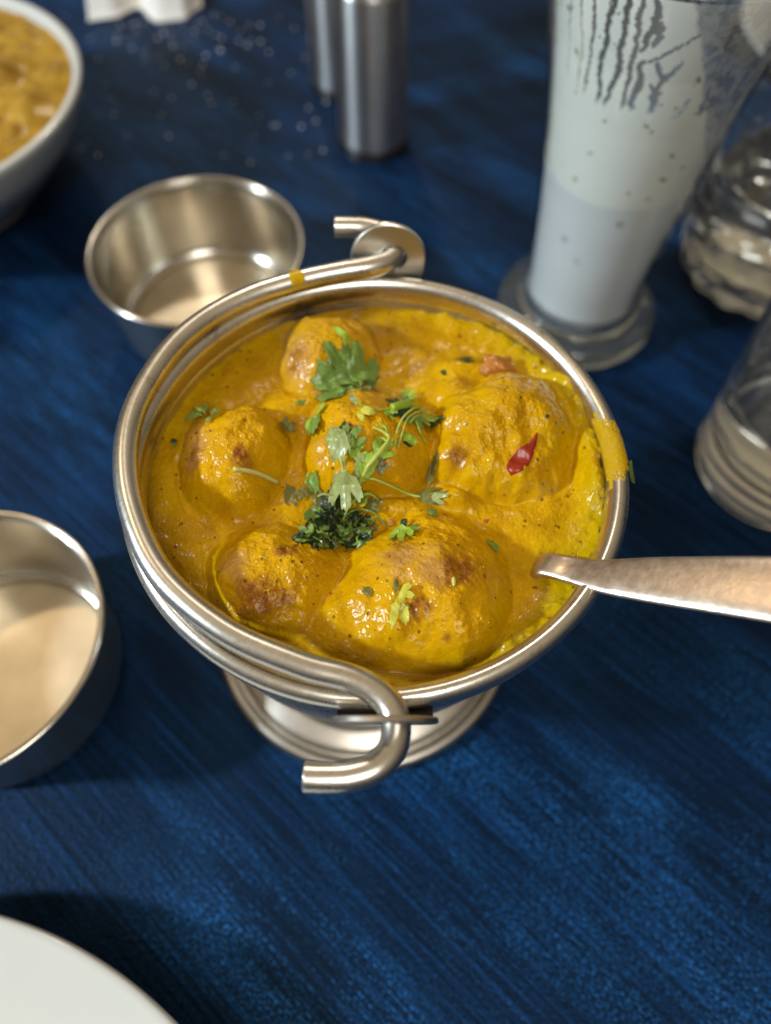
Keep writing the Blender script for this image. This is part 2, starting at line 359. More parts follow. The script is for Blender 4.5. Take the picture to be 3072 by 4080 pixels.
# ------------------------------------------------------------------ curry height field
BASE = 9.76; RC = 5.31
DUMP = [  # cx, cy, rx, ry, rot, peak, hardness(k), label, brown blobs, orange, crumb blobs
 dict(c=(-1.22, 3.52), r=(1.45, 1.40), rot=.2, p=1.0, k=.07, lab='dumpling at the back of the bowl, pale pinkish flank, coriander sprig on its top', br=[(-2.0, 3.0, .35, .5)], cb=[(-2.05, 3.0, .75, 1.0)], o=.35),
 dict(c=(-3.38, .36), r=(1.42, 1.56), rot=.25, p=1.06, k=.10, lab='leftmost dumpling, orange-yellow, with a straw-coloured stem lying across it', br=[(-4.1, .1, .3, .5), (-3.0, -.1, .3, .4)], cb=[(-4.2, .25, .45, .8)], o=.6),
 dict(c=(-.15, .78), r=(1.68, 1.74), rot=.0, p=1.12, k=.09, lab='middle dumpling, bright orange, scattered with the most coriander leaves', br=[], cb=[(-1.2, .2, .3, .3)], o=.6),
 dict(c=(3.05, 1.05), r=(1.86, 1.98), rot=-.2, p=1.15, k=.2, n=.34, lab='large gravy-coated dumpling beside the right rim, with a red chilli piece on it', br=[(1.9, 0, .4, .3)], cb=[], o=.15),
 dict(c=(-2.2, -2.72), r=(1.46, 1.54), rot=.4, p=.80, k=.24, n=.2, lab='lower left dumpling, low in the gravy, with a dark red-brown fried patch', br=[(-2.35, -3.35, .75, .5), (-1.9, -2.35, .35, .2)], cb=[(-2.9, -2.6, .4, .5)], o=.35),
 dict(c=(1.15, -3.02), r=(1.94, 1.94), rot=.2, p=1.12, k=.22, n=.26, lab='biggest dumpling, nearest the viewer, browned on top with a yellow leaf scrap', br=[(1.65, -2.9, .75, .5), (.95, -3.7, .25, .25), (1.5, -4.25, .14, .12), (.6, -2.5, .35, .4)], cb=[(.75, -2.7, .8, .6)], o=.55),
]
LUMPS = [(-1.95, 1.75, .95, .7, .36), (2.1, 3.05, .75, .5, .42), (3.1, 3.0, .65, .6, .25), (4.55, 2.35, .55, .5, .32), (4.95, .6, .38, .8, .44), (5.0, -.3, .3, .6, .3), (4.75, 1.75, .35, .4, .38), (-3.75, 1.35, .35, .35, .25), (1.9, -.72, .5, .32, .35), (-.9, 2.25, .9, .4, .32), (2.0, 2.3, .8, .45, .45), (-3.2, -.9, .8, .4, .12), (1.6, .6, .6, 1.1, .45), (3.6, -1.4, 1.0, .6, .15), (-.6, -3.6, .75, 1.1, .42), (-.1, -2.2, .35, .9, .3), (.1, -4.2, .5, .5, .3), (2.4, -2.0, .5, .5, .3), (2.9, -4.1, .8, .5, .15), (4.2, -.6, .7, .5, .18), (.3, -.95, .8, .35, .35)]
def dmask(d, x, y):
    c, s = math.cos(d['rot']), math.sin(d['rot']); dx, dy = x-d['c'][0], y-d['c'][1]
    u, v_ = (dx*c+dy*s)/d['r'][0], (-dx*s+dy*c)/d['r'][1]
    a = np.arctan2(v_, u); rr = np.hypot(u, v_)
    sd = d['c'][0]*3.1
    rr = rr*(1+.055*np.sin(2*a+sd)+.045*np.sin(3*a+sd*2)+.025*np.sin(5*a+sd*3)+.10*fbm(x, y, 1.1, 3, 33+d['c'][1]))
    return rr
def H(x, y):
    x = np.asarray(x, float); y = np.asarray(y, float)
    r = np.hypot(x, y)
    h = BASE+.06*fbm(x, y, .7, 3, 1)+.03*fbm(x, y, 2.4, 4, 2)+.09*(1+1.2*fbm(x, y, 2.5, 3, 91))*np.exp(-((RC-r)/.20)**2)*(.35+.65*sstep(-.5, .8, x/RC+.3*fbm(x, y, 1.3, 2, 8)))
    h = h+.24*sstep(4.5, 5.3, r)*sstep(-.1, .9, x/RC+.25*fbm(x, y, 1.2, 3, 92))*(1+.6*fbm(x, y, 3, 3, 93))
    for (cx, cy, a, b, p) in LUMPS: h = h+p*np.exp(-(((x-cx)/a)**2+((y-cy)/b)**2)*1.3)
    h = h-.25*np.exp(-(((x+.9)/.8)**2+((y+1.35)/.6)**2))
    for d in DUMP:
        rr = dmask(d, x, y); s0 = .45
        hd = BASE-s0+(d['p']+s0)*np.clip(1-rr**2.1, 0, 1)**.5+d.get('n', .16)*fbm(x, y, .8, 3, 5+d['c'][0])+.085*fbm(x, y, 2.0, 3, 15+d['c'][1])
        hd = np.where(rr > 1, BASE-s0-(rr-1)*1.2, hd)
        k = d['k']*1.3+.04
        t = np.clip(.5+.5*(hd-h)/k, 0, 1); h = h*(1-t)+hd*t+k*t*(1-t)
    # ridge and folds of thick sauce on the right dumpling and the front one
    u = (x-1.6)*.55-(y-2.0)*.0; rd = np.exp(-((y-(2.25+.28*(x-2.6)))/.13)**2)*sstep(1.4, 2.0, x)*sstep(4.4, 3.7, x)
    h = h+.07*rd
    h = h+.05*np.exp(-((np.hypot(x-1.15, y+3.05)-1.55)/.14)**2)*sstep(-.3, .8, fbm(x, y, .9, 2, 31)+.35)
    dens = sstep(-2, 3, x)*.5+.5
    n = .060*fbm(x, y, 1.4, 3, 11)*dens+.008*fbm(x, y, 7, 3, 13)+.009*fbm(x, y, 20, 3, 14)
    quiet = 1-.55*np.exp(-(((x-.9)/1.6)**2+((y-4.2)/.9)**2))
    return h+n*quiet
def M_in(d, x, y):        # 1 inside the dumpling's exposed footprint, 0 in the gravy
    rr = dmask(d, x, y)+.05*fbm(x, y, 1.8, 3, 21+d['c'][0])
    return sstep(1.06, .66, rr)
def paint(x, y):
    br = np.zeros_like(x); cb = np.zeros_like(x); og = np.zeros_like(x)
    for d in DUMP:
        ins = sstep(1.0, .7, dmask(d, x, y)); wv = fbm(x, y, 2.6, 4, 40, .6)
        for L_, A in ((d['br'], 0), (d['cb'], 1)):
            for (cx, cy, a, b) in L_:
                g = np.exp(-(((x-cx)/a)**2+((y-cy)/b)**2)); g = sstep(.25, .85, g+.35*wv)*ins
                if A == 0: br = np.maximum(br, g)
                else: cb = np.maximum(cb, g)
        og = np.maximum(og, d['o']*sstep(1.1, .5, dmask(d, x, y)+.2*wv))
    r = np.hypot(x, y)
    ol = sstep(.25, .9, .5*sstep(1.5, 5.2, x)+.38*sstep(4.6, 5.25, r)+.32*sstep(0, -4.5, y)*sstep(-1.5, 3, x)+.25*fbm(x, y, 1.1, 3, 50))
    return dict(brown=br*.97, crumb=cb*.95, orange=og, olive=ol*(1-og*.7))
AMP = .016
def curry():
    nr, nt = 330, 820
    r = RC*np.linspace(0.0008, 1, nr)**.85; a = np.arange(nt)/nt*2*PI
    A, R_ = np.meshgrid(a, r, indexing='ij'); X = R_*np.cos(A); Y = R_*np.sin(A)
    Z = H(X, Y); m = np.zeros_like(X)
    for d in DUMP: m = np.maximum(m, M_in(d, X, Y))
    Z = Z-AMP*(m-.5)*2*(m > 0)+0
    at = {k: v.ravel() for k, v in paint(X, Y).items()}
    V = np.stack([X, Y, Z], -1).reshape(-1, 3)
    # close the bottom so the sauce is a body, not a sheet
    ring = np.stack([4.6*np.cos(a), 4.6*np.sin(a), np.full(nt, 6.0)], -1); n0 = len(V)
    V = np.vstack([V, ring, [[0, 0, 6.0]]])
    F = grid_faces(nt, nr, wrap_u=True)
    i = np.arange(nt); j = (i+1) % nt
    side = np.stack([i*nr+nr-1, n0+i, n0+j, j*nr+nr-1], -1)[:, ::1]
    F = np.vstack([F[:, ::-1] if False else F, side])
    for k in at: at[k] = np.concatenate([at[k], np.zeros(nt+1)])
    o = mesh('curry_gravy', V, F, M_gravy, attrs=at)
    o.data.flip_normals() if o.data.polygons[10].normal.z < 0 else None
    tag(o, 'thick glossy turmeric-yellow gravy filling the steel pail bowl', 'curry')
curry()
def dumpling(d):
    nr, nt = 130, 300
    a = np.arange(nt)/nt*2*PI; q = np.linspace(.002, 1.12, nr)
    A, Q = np.meshgrid(a, q, indexing='ij')
    c, s = math.cos(d['rot']), math.sin(d['rot'])
    u = Q*np.cos(A)*d['r'][0]; v_ = Q*np.sin(A)*d['r'][1]
    X = d['c'][0]+u*c-v_*s; Y = d['c'][1]+u*s+v_*c
    rr = np.hypot(X, Y); lim = RC-.03; k = np.where(rr > lim, lim/rr, 1); X *= k; Y *= k
    m = M_in(d, X, Y)
    Z = H(X, Y)+AMP*(m-.5)*2+(.028*fbm(X, Y, 4, 4, 77, .65)+.016*fbm(X, Y, 14, 3, 78, .7))*m-.5*sstep(1.02, 1.12, Q)
    # the unseen lower half, so that it is a whole ball sitting in the sauce
    qb = np.linspace(1.0, .0, 14)[1:]; Ab, Qb = np.meshgrid(a, qb, indexing='ij')
    ub = Qb*np.cos(Ab)*d['r'][0]*1.05; vb = Qb*np.sin(Ab)*d['r'][1]*1.05
    Xb = d['c'][0]+ub*c-vb*s; Yb = d['c'][1]+ub*s+vb*c; Zb = BASE-.5-1.2*np.sqrt(np.clip(1-Qb**2, 0, 1))
    rr = np.hypot(Xb, Yb); k = np.where(rr > 4.9, 4.9/rr, 1); Xb *= k; Yb *= k
    X2 = np.concatenate([X, Xb], 1); Y2 = np.concatenate([Y, Yb], 1); Z2 = np.concatenate([Z, Zb], 1)
    at = {k_: v.ravel() for k_, v in paint(X2, Y2).items()}
    o = mesh('dumpling', np.stack([X2, Y2, Z2], -1).reshape(-1, 3), grid_faces(nt, nr+13, wrap_u=True), M_dump, attrs=at)
    if o.data.polygons[10].normal.z < 0: o.data.flip_normals()
    tag(o, d['lab'], 'dumpling', 'dumplings in the yellow gravy')
for d in DUMP: dumpling(d)
# gravy spilled over the rim, right side
def smear(name, t0, t1, p0, p1, seed, label, R0=5.48, r0=.26, thick=.05, zc=10.46):
    nu, nv = 240, 120
    u = np.linspace(0, 1, nu); v_ = np.linspace(0, 1, nv); U, Vv = np.meshgrid(u, v_, indexing='ij')
    ed = .75*fbm(U*5, Vv*4, 1, 4, seed, .65)-.02
    m = (1-np.hypot((U-.5)*2.3+.5*(Vv-.5), (Vv-.42)*2.1))*1.1+ed*.55
    m = np.minimum(m, np.minimum(np.minimum(U, 1-U), np.minimum(Vv, 1-Vv))*3-.12+.25*fbm(U*8, Vv*8, 1, 3, 44)*(np.minimum(Vv, 1-Vv) > .04)); m = m-.30*np.abs(fbm(U*11, Vv*9, 1, 4, seed+9, .7))*2+.06; hgt = sstep(.03, .30, m)*thick*(1+.5*fbm(U*9, Vv*9, 1, 4, seed+3, .6))-.03*(m < .03)-.012
    T_ = np.radians(t0+(t1-t0)*U); P_ = np.radians(p0+(p1-p0)*Vv)
    rr = r0+hgt
    X = (R0+rr*np.cos(P_))*np.cos(T_); Y = (R0+rr*np.cos(P_))*np.sin(T_); Z = zc+rr*np.sin(P_)
    n_ = X.size
    o = mesh(name, np.stack([X, Y, Z], -1).reshape(-1, 3), grid_faces(nu, nv), M_gravy, attrs=dict(brown=np.zeros(n_), crumb=np.full(n_, .3), orange=np.zeros(n_), olive=np.full(n_, .9)))
    return tag(o, label, 'food smear')
smear('gravy_smear', -9, 14, 262, -30, 5, 'yellow gravy crust spilled over the right side of the bowl rim', thick=.018)
def handle_smear():
    c = np.array([-2.06, 5.02, 11.0]); t = np.array([1.04, .44, 0]); t /= np.linalg.norm(t); nrm = np.array([-t[1], t[0], 0])
    nu, nv = 24, 26; V = []
    for i in range(nu):
        for j in range(nv):
            u, v_ = i/(nu-1)*2-1, j/(nv-1)*2-1
            e = 1-(abs(u)**3)-(abs(v_)**4)+.35*(vn(u*3, v_*3, 4)-.5); rr = .276+(.012 if e > .1 else -.01)
            a = PI/2+v_*1.25; V.append(c+t*(u*(.17+.05*v_))+rr*(math.cos(a)*nrm+math.sin(a)*np.array([0, 0, 1])))
    o = mesh('handle_stain', V, grid_faces(nu, nv), M_gravy, attrs=dict(brown=np.zeros(nu*nv), crumb=np.zeros(nu*nv), orange=np.zeros(nu*nv), olive=np.full(nu*nv, .6)))
    tag(o, 'small yellow gravy stain on the wire handle behind the curry', 'food stain')
handle_smear()
# ------------------------------------------------------------------ leaves
def leaf_shape(L, W, lobes=3, teeth=2, seed=0, nr=30, na=91, closed_base=.12):
    """flat fan leaf, base at 0, pointing +x. returns x,y,vein arrays (na,nr)"""
    r_ = random.Random(seed); ph = r_.random()*6
    a = np.linspace(-1, 1, na); R = np.linspace(0, 1, nr)
    A, Q = np.meshgrid(a, R, indexing='ij')
    tri = lambda q: 1-2*np.abs(q-np.floor(q)-.5)
    lob = tri(A*lobes/2+(0 if lobes % 2 else .5)+.5-.5*(1 if lobes % 2 else 0)+.5*(lobes % 2)); lob = 1-lob if lob[na//2, 0] < .5 and lobes % 2 else lob
    lob2 = tri(A*(lobes+2.5)+ph)
    edge = (.70+.30*sstep(0, .6, lob))*(.91+.09*lob2)*(1-.25*np.abs(A)**2)*(1-.12*(1-lob))*((1-.38*np.abs(A)**1.3) if lobes == 1 else 1)
    ang = A*1.15*(W/L)*(.35+.65*sstep(0, .45, Q))
    rr = Q*L*(1-(1-edge)*sstep(.25, 1, Q))
    x = rr*np.cos(ang); y = rr*np.sin(ang)*(.25+.75*sstep(0, .6, Q))
    vein = np.maximum(np.exp(-((lob-1)/.05)**2)*.9, np.maximum(np.exp(-(A/.025)**2), .7*np.exp(-((tri(Q*5-np.abs(A)*2.2)-1)/.10)**2)*sstep(.1, .3, Q)))*(1-Q*.4)
    return x, y, vein
def put_leaf(base, tip, width, mat, seed=0, lobes=3, curl=.25, lift=.06, roll=0.0, name='leaflet', parent=None, rise=0., fold=0.):
    bx, by = base; dx, dy = tip[0]-bx, tip[1]-by; L = math.hypot(dx, dy); a0 = math.atan2(dy, dx)
    x, y, ve = leaf_shape(L, width, lobes, 2, seed)
    c, s = math.cos(a0), math.sin(a0); y = y*.95
    t = x/L; wv = np.sin(t*5+seed)*.03*L/.6+.10*(vn(x*5, y*5, seed % 50)-.5)+.5*np.abs(y)**1.5*np.sin(seed)
    zz = lift*sstep(0, .2, t)+rise*t-curl*(t-.45)**2*L*.6+curl*.15+wv+roll*y+fold*np.abs(y)
    X = bx+x*c-y*s; Y = by+x*s+y*c
    hs = H(X, Y); lev = H(bx, by) if rise or True else 0
    top = np.maximum(hs+.02, np.maximum(hs*.6+lev*.4, hs)+zz+.02)
    th_ = .012
    na, nr = X.shape; n_ = X.size
    V = np.vstack([np.stack([X, Y, top], -1).reshape(-1, 3), np.stack([X, Y, top-th_], -1).reshape(-1, 3)])
    F1 = grid_faces(na, nr); F = [tuple(f) for f in F1]+[tuple(f[::-1]+n_) for f in F1]
    e = [i*nr+nr-1 for i in range(na)]+[(na-1)*nr+j for j in range(nr-2, -1, -1)]+[j for j in range(0, nr-1)]
    F += [(e[i], e[i]+n_, e[i+1]+n_, e[i+1]) for i in range(len(e)-1)]
    return mesh(name, V, F, mat, parent, attrs=dict(vein=np.concatenate([ve.ravel()]*2)))
def put_stem(pts, r, mat, parent=None, lift=.05, name='stem', taper=None):
    P = [(x, y, H(x, y)+lift+(z if z else 0)) for (x, y, z) in pts]
    return tube(name, P, taper or r, mat, parent, seg=8, n=5, chamfer=0)
G = 'coriander scattered on the curry'
def sprig(label, parts, cat='coriander leaf', name='coriander_sprig'):
    x0, y0 = parts[0][1][:2] if parts[0][0] == 'L0' else (0, 0)
    t = thing(name, label, cat, (0, 0, 0), G)
    for p in parts:
        if p[0] == 'leaf': put_leaf(*p[1], parent=t, **p[2])
        else: put_stem(*p[1], parent=t, **p[2])
    return t
def lf(base, tip, w_, mat, **k): return ('leaf', (base, tip, w_, mat), k)
def stm(pts, r, mat, **k): return ('stem', (pts, r, mat), k)
sprig('broad green coriander sprig fanned out on the rear dumpling', [
    lf((-.37, 2.0), (-1.62, 2.30), 1.05, L_mid, seed=3, lift=.10, curl=.2), lf((-.37, 2.02), (-1.30, 3.1), .78, L_mid, seed=4, lift=.15, curl=.15, rise=.1),
    lf((-.36, 2.05), (-.50, 3.35), .85, L_mid, seed=5, lift=.16, rise=.1), lf((-.5, 2.9), (-1.12, 3.75), .22, L_bright, seed=6, lobes=1, lift=.2),
    lf((-.40, 2.2), (-.02, 2.95), .35, L_mid, seed=7, lift=.12), lf((-.30, 2.7), (.02, 2.5), .22, L_mid, seed=9, lift=.1),
    stm([(-.36, 1.93, 0), (-.45, 2.25, .1), (-.62, 2.6, .16), (-.75, 3.0, .16)], .035, L_bright)])
sprig('low yellow-green leaf scraps tucked under the broad rear sprig', [lf((-.9, 2.0), (-1.5, 1.9), .35, L_dull, seed=10, lift=.03), lf((-1.3, 1.95), (-.85, 2.2), .25, L_bright, seed=12, lobes=1)])
sprig('narrow teal and olive leaf across the top of the middle dumpling', [lf((-.6, 1.93), (-1.12, 1.72), .22, L_dark, seed=13, lobes=1, lift=.03), lf((-.62, 1.93), (-.05, 2.1), .22, L_dull, seed=14, lobes=1, lift=.05), stm([(-.9, 1.8, 0), (-.5, 1.95, 0), (-.1, 2.08, 0)], .02, L_straw)])
sprig('feathery bright green frond at the right of the rear sprig', [lf((.55, 1.98), (.98, 2.35), .3, L_bright, seed=15, lift=.08), lf((.5, 1.95), (.92, 2.05), .22, L_mid, seed=16, lift=.06), stm([(.25, 2.2, 0), (.42, 2.0, .04), (.6, 1.85, .02)], .03, L_bright), lf((.1, 2.1), (-.2, 2.12), .15, L_dark, seed=17, lobes=1)])
sprig('pale curled leaf on a thin looping stem on the middle dumpling', [lf((-.40, 1.0), (.02, .84), .32, L_yel, seed=18, lobes=1, lift=.1), lf((-.40, .95), (-.60, 1.55), .20, L_pale, seed=19, lobes=1, lift=.12, curl=.5), lf((-.42, 1.0), (-.26, .62), .2, L_yel, seed=118, lobes=1, lift=.08),
    stm([(-.58, 1.55, .14), (-.42, 1.3, .06), (-.22, 1.08, .04), (.05, 1.02, .04), (.38, 1.07, .06)], .022, L_bright)])
sprig('cut green stem with a spray of thin curling stalks', [
    stm([(.38, 1.06, .07), (.62, 1.22, .12), (.9, 1.42, .16), (1.02, 1.5, .16)], .085, L_bright, lift=.10, taper=[.10, .10, .085, .06]),
    stm([(1.0, 1.42, .26), (.85, 1.1, .30), (.62, .75, .2), (.48, .42, .08), (.46, .12, .04)], .028, L_stem), stm([(1.1, 1.42, .26), (1.0, 1.15, .3), (.74, .8, .2), (.62, .45, .1), (.52, .08, .04)], .024, L_stem),
    stm([(1.15, 1.35, .2), (.95, 1.0, .22), (.80, .75, .15)], .02, L_stem), stm([(.9, 1.5, .2), (1.25, 1.62, .2), (1.42, 1.45, .1)], .022, L_stem),
    stm([(.72, 1.5, .2), (1.0, 1.62, .22), (1.2, 1.75, .2)], .025, L_stem), stm([(.6, 1.45, .15), (.85, 1.6, .2), (1.02, 1.78, .2)], .022, L_pale), stm([(1.1, 1.45, .22), (1.3, 1.5, .15), (1.4, 1.2, .1), (1.6, 1.02, .03)], .02, L_stem),
    stm([(.95, .9, .1), (1.05, .65, .05), (1.18, .42, .02)], .02, L_bright)])
sprig('dark and bright leaf scraps beneath the spray of thin stalks', [lf((.5, 1.3), (.3, 1.6), .25, L_dark, seed=20), lf((.45, 1.2), (.75, .85), .5, L_dark, seed=21), lf((.8, 1.2), (1.1, .75), .45, L_mid, seed=22), lf((1.15, 1.25), (1.6, .98), .3, L_dark, seed=23, lobes=1), lf((.9, 1.3), (1.45, 1.1), .3, L_bright, seed=24), lf((.3, 1.05), (.42, .8), .3, L_bright, seed=25)])
sprig('small cut green scrap with a black tip beside the thin stalks', [lf((.55, .42), (1.0, .28), .3, L_bright, seed=26, lobes=1, lift=.05), lf((.6, .3), (.85, .17), .12, L_dark, seed=27, lobes=1)])
sprig('folded yellow-green leaf standing on the left of the middle dumpling', [lf((-1.48, 1.42), (-1.42, .60), .42, L_mid, seed=28, lobes=1, lift=.14, fold=-.2), lf((-1.5, 1.35), (-1.18, 1.32), .3, L_bright, seed=29, lobes=1, lift=.16), lf((-1.55, 1.4), (-1.66, 1.0), .2, L_bright, seed=30, lobes=1, lift=.1)])
sprig('big pale silvery leaf drooping over the dark coriander heap', [
    lf((-.62, -.55), (-1.0, .62), .58, L_pale, seed=31, lobes=1, lift=.25, curl=.35, fold=.12), lf((-.68, -.35), (-.62, -1.32), .62, L_pale, seed=32, lobes=3, lift=.42, curl=.5, fold=-.25),
    lf((-.70, -.4), (-.98, -.98), .35, L_pale, seed=33, lobes=1, lift=.35, fold=-.2), stm([(-.95, .3, .12), (-.8, -.1, .26), (-.68, -.5, .38), (-.5, -1.0, .4)], .022, L_stem)])
sprig('green toothed leaf behind the big pale leaf', [lf((-.75, -.1), (-.30, .48), .5, L_mid, seed=34, lift=.18), lf((-.6, -.25), (-.22, .12), .45, L_bright, seed=35, lift=.15), lf((-.85, .4), (-.5, .62), .3, L_dark, seed=36), lf((-.68, -.2), (-.58, .28), .22, L_pale, seed=37, lobes=1, lift=.22)])
sprig('twisted green frond climbing right from the pale leaf', [
    lf((-.42, -.68), (.10, -.12), .4, L_bright, seed=38, lobes=1, lift=.22), lf((-.1, -.30), (.42, .18), .42, L_bright, seed=39, lift=.18), lf((.0, -.3), (.32, -.38), .3, L_dull, seed=40, lift=.1), lf((-.40, -.65), (-.28, -.15), .28, L_pale, seed=41, lobes=1, lift=.2),
    stm([(-.48, -.72, .2), (-.15, -.42, .22), (.15, -.1, .16), (.32, .25, .12), (.15, .42, .1), (-.05, .5, .08)], .045, L_stem, taper=[.06, .06, .045, .03]),
    stm([(.32, .12, .12), (.12, .22, .14), (-.02, .05, .1), (.06, -.08, .06)], .035, L_stem), stm([(.3, .2, .1), (.25, .5, .08), (.1, .62, .04)], .03, L_bright)])
sprig('long thin stalk ending in a dull wilted leaf, right of the heap', [
    stm([(-.42, -.60, .2), (-.1, -.56, .18), (.3, -.6, .12), (.75, -.66, .08), (1.05, -.72, .05)], .032, L_stem, taper=[.045, .03, .03, .03]),
    lf((.75, -.66), (1.62, -.72), .38, L_dull, seed=42, lift=.06), lf((1.15, -.72), (1.70, -.80), .25, L_pale, seed=43, lift=.08), lf((1.15, -.62), (1.45, .32), .22, L_dull, seed=44, lobes=1, lift=.05)])
sprig('small dark-veined sprig on the far left dumpling', [
    lf((-3.95, 1.1), (-4.28, 1.78), .28, L_mid, seed=45, lobes=3, lift=.14), lf((-3.9, 1.15), (-3.62, 1.28), .3, L_mid, seed=46, lift=.1), lf((-3.95, 1.1), (-4.62, 1.32), .22, L_mid, seed=47, lobes=3, lift=.12), lf((-3.9, 1.2), (-3.88, .82), .16, L_pale, seed=48, lobes=1, lift=.08),
    lf((-3.95, 1.15), (-4.42, 1.58), .15, L_bright, seed=49, lobes=1, lift=.15)])
sprig('tiny black-green fleck on the gravy by the left rim', [lf((-5.0, .9), (-4.76, .86), .15, L_dark, seed=50, lobes=1, lift=.03), lf((-4.9, .92), (-4.8, .72), .12, L_mid, seed=51, lobes=1)])
st_ = put_stem([(-3.13, -.46, .03), (-2.7, -.40, .05), (-2.24, -.30, .03)], .055, L_straw, lift=.06, name='coriander_stalk')
tag(st_, 'short straw-yellow stalk lying on the leftmost dumpling', 'coriander stalk', G)
sprig('green leaf scrap propped at the top edge of the biggest dumpling', [lf((.6, -1.5), (.58, -2.2), .42, L_bright, seed=52, lift=.12, fold=-.2), lf((.55, -1.6), (.34, -2.08), .2, L_mid, seed=53, lobes=1, lift=.06), lf((.62, -1.72), (1.0, -1.84), .3, L_mid, seed=54, lift=.04), lf((.62, -1.75), (.68, -1.42), .2, L_dark, seed=55, lobes=1, lift=.1)])
sprig('square green flake stuck to the crest of the biggest dumpling', [lf((1.22, -1.42), (1.38, -1.14), .3, L_mid, seed=56, lobes=1, lift=.01, curl=0)])
sprig('yellow leaf scrap with two prongs on the biggest dumpling', [lf((.50, -3.42), (.84, -3.56), .42, L_yel, seed=57, lift=.12), lf((.50, -3.45), (.38, -4.18), .2, L_yel, seed=58, lobes=1, lift=.06), lf((.6, -3.55), (.66, -4.1), .25, L_yel, seed=59, lobes=1, lift=.08), lf((.46, -3.5), (.48, -3.15), .14, L_dull, seed=60, lobes=1, lift=.08)])
sprig('grey-green flake on the right flank of the biggest dumpling', [lf((2.46, -1.82), (2.72, -2.2), .25, L_mid, seed=61, lobes=1, lift=.01)])
sprig('faint green flake in the gravy left of the biggest dumpling', [lf((-.22, -3.14), (-.03, -3.42), .2, L_dull, seed=62, lobes=1, lift=.01)])
sprig('dull olive leaf lying in the hollow between leftmost and middle dumplings', [lf((-2.32, .95), (-1.9, 1.28), .35, L_dull, seed=63, lobes=3, lift=.03)])
sprig('narrow olive leaf below the hollow, left of the middle dumpling', [lf((-2.12, -.2), (-1.78, -.9), .3, L_dull, seed=64, lobes=3, lift=.02)])
sprig('teal wet leaf stuck on the lower left of the middle dumpling', [lf((-1.52, -.05), (-1.36, -.62), .35, L_mid, seed=65, lobes=1, lift=.01), lf((-1.55, .0), (-1.62, -.35), .1, L_bright, seed=66, lobes=1, lift=.04), lf((-1.75, -.3), (-1.5, -.72), .25, L_dull, seed=67)])
sprig('dark green scrap in the sauce behind the right dumpling', [lf((1.95, 3.32), (2.5, 3.12), .3, L_dark, seed=68, lobes=3, lift=.01), lf((1.6, 2.95), (1.75, 2.75), .15, L_dark, seed=69, lobes=1, lift=.0)])
sprig('single tiny green fleck on the gravy behind the middle dumpling', [lf((-1.98, 1.75), (-1.72, 1.92), .16, L_mid, seed=70, lobes=1, lift=.01)])
# leaf hanging on the outer rim
def rim_leaf():
    x, y, ve = leaf_shape(.5, .22, 1, 2, 5)
    t = x/.5; X = 5.70+t*.24; Y = -.02-t*.42+y*.4; Z = 10.56-.10*t-.3*t*t+y*1.2+.05*np.sin(t*7)
    V = np.stack([X, Y, Z], -1).reshape(-1, 3); V = np.vstack([V, V-[.008, 0, .008]]); n_ = X.size
    F1 = grid_faces(*X.shape); F = np.vstack([F1, F1[:, ::-1]+n_])
    tag(mesh('coriander_leaf', V, F, L_mid, attrs=dict(vein=np.concatenate([ve.ravel()]*2))), 'curled coriander leaf hanging off the outside of the right rim', 'coriander leaf', G)
rim_leaf()
# dark chopped heap
def heap():
    V = []; F = [[], [], []]; VE = []; r_ = random.Random(11); MI = []; FF = []; n0 = 0
    for i in range(230):
        a = r_.random()*2*PI; q = r_.random()**.55*(.72+.28*math.cos(3*a+1)+.12*math.sin(5*a))
        cx = -.88+q*math.cos(a)*.98; cy = -1.38+q*math.sin(a)*.80
        hz = .46*max(0, 1-q*q)*r_.random()**.6+.02
        L = .20+.30*r_.random(); x, y, ve = leaf_shape(L, L*(.4+.5*r_.random()), r_.choice((1, 3, 3)), 2, i, nr=9, na=19)
        c1, c2 = r_.uniform(-5, 5), r_.uniform(-5, 5)
        z = c1*(x-L/2)**2+c2*y**2+.03*np.sin(x*25+i)
        M = Matrix.Rotation(r_.random()*2*PI, 3, 'Z') @ Matrix.Rotation(r_.uniform(-.9, .9), 3, 'Y') @ Matrix.Rotation(r_.uniform(-1.0, 1.0), 3, 'X')
        P = np.stack([x-L/2, y, z], -1).reshape(-1, 3) @ np.array(M).T+[cx, cy, float(H(cx, cy))+hz+.03]
        P[:, 2] = np.maximum(P[:, 2], H(P[:, 0], P[:, 1])+.01)
        V.append(P); VE.append(ve.ravel()); f1 = grid_faces(*x.shape)+n0; FF.append(f1); MI += [r_.choices((0, 1, 2, 3), (10, 4.5, 1.2, 2.5))[0] if hz > .12 else 0]*len(f1); n0 += len(P)  # low pieces are all dark, painting shade at the heap's base
    o = mesh('coriander_heap', np.vstack(V), np.vstack(FF), L_dark, attrs=dict(vein=np.concatenate(VE)))
    for m_ in (L_mid, L_bright, L_dull): o.data.materials.append(m_)
    o.data.polygons.foreach_set('material_index', MI)
    tag(o, 'dark heap of chopped coriander, shaded depth in its colour, in the middle of the curry', 'chopped coriander', kind='stuff')
heap()
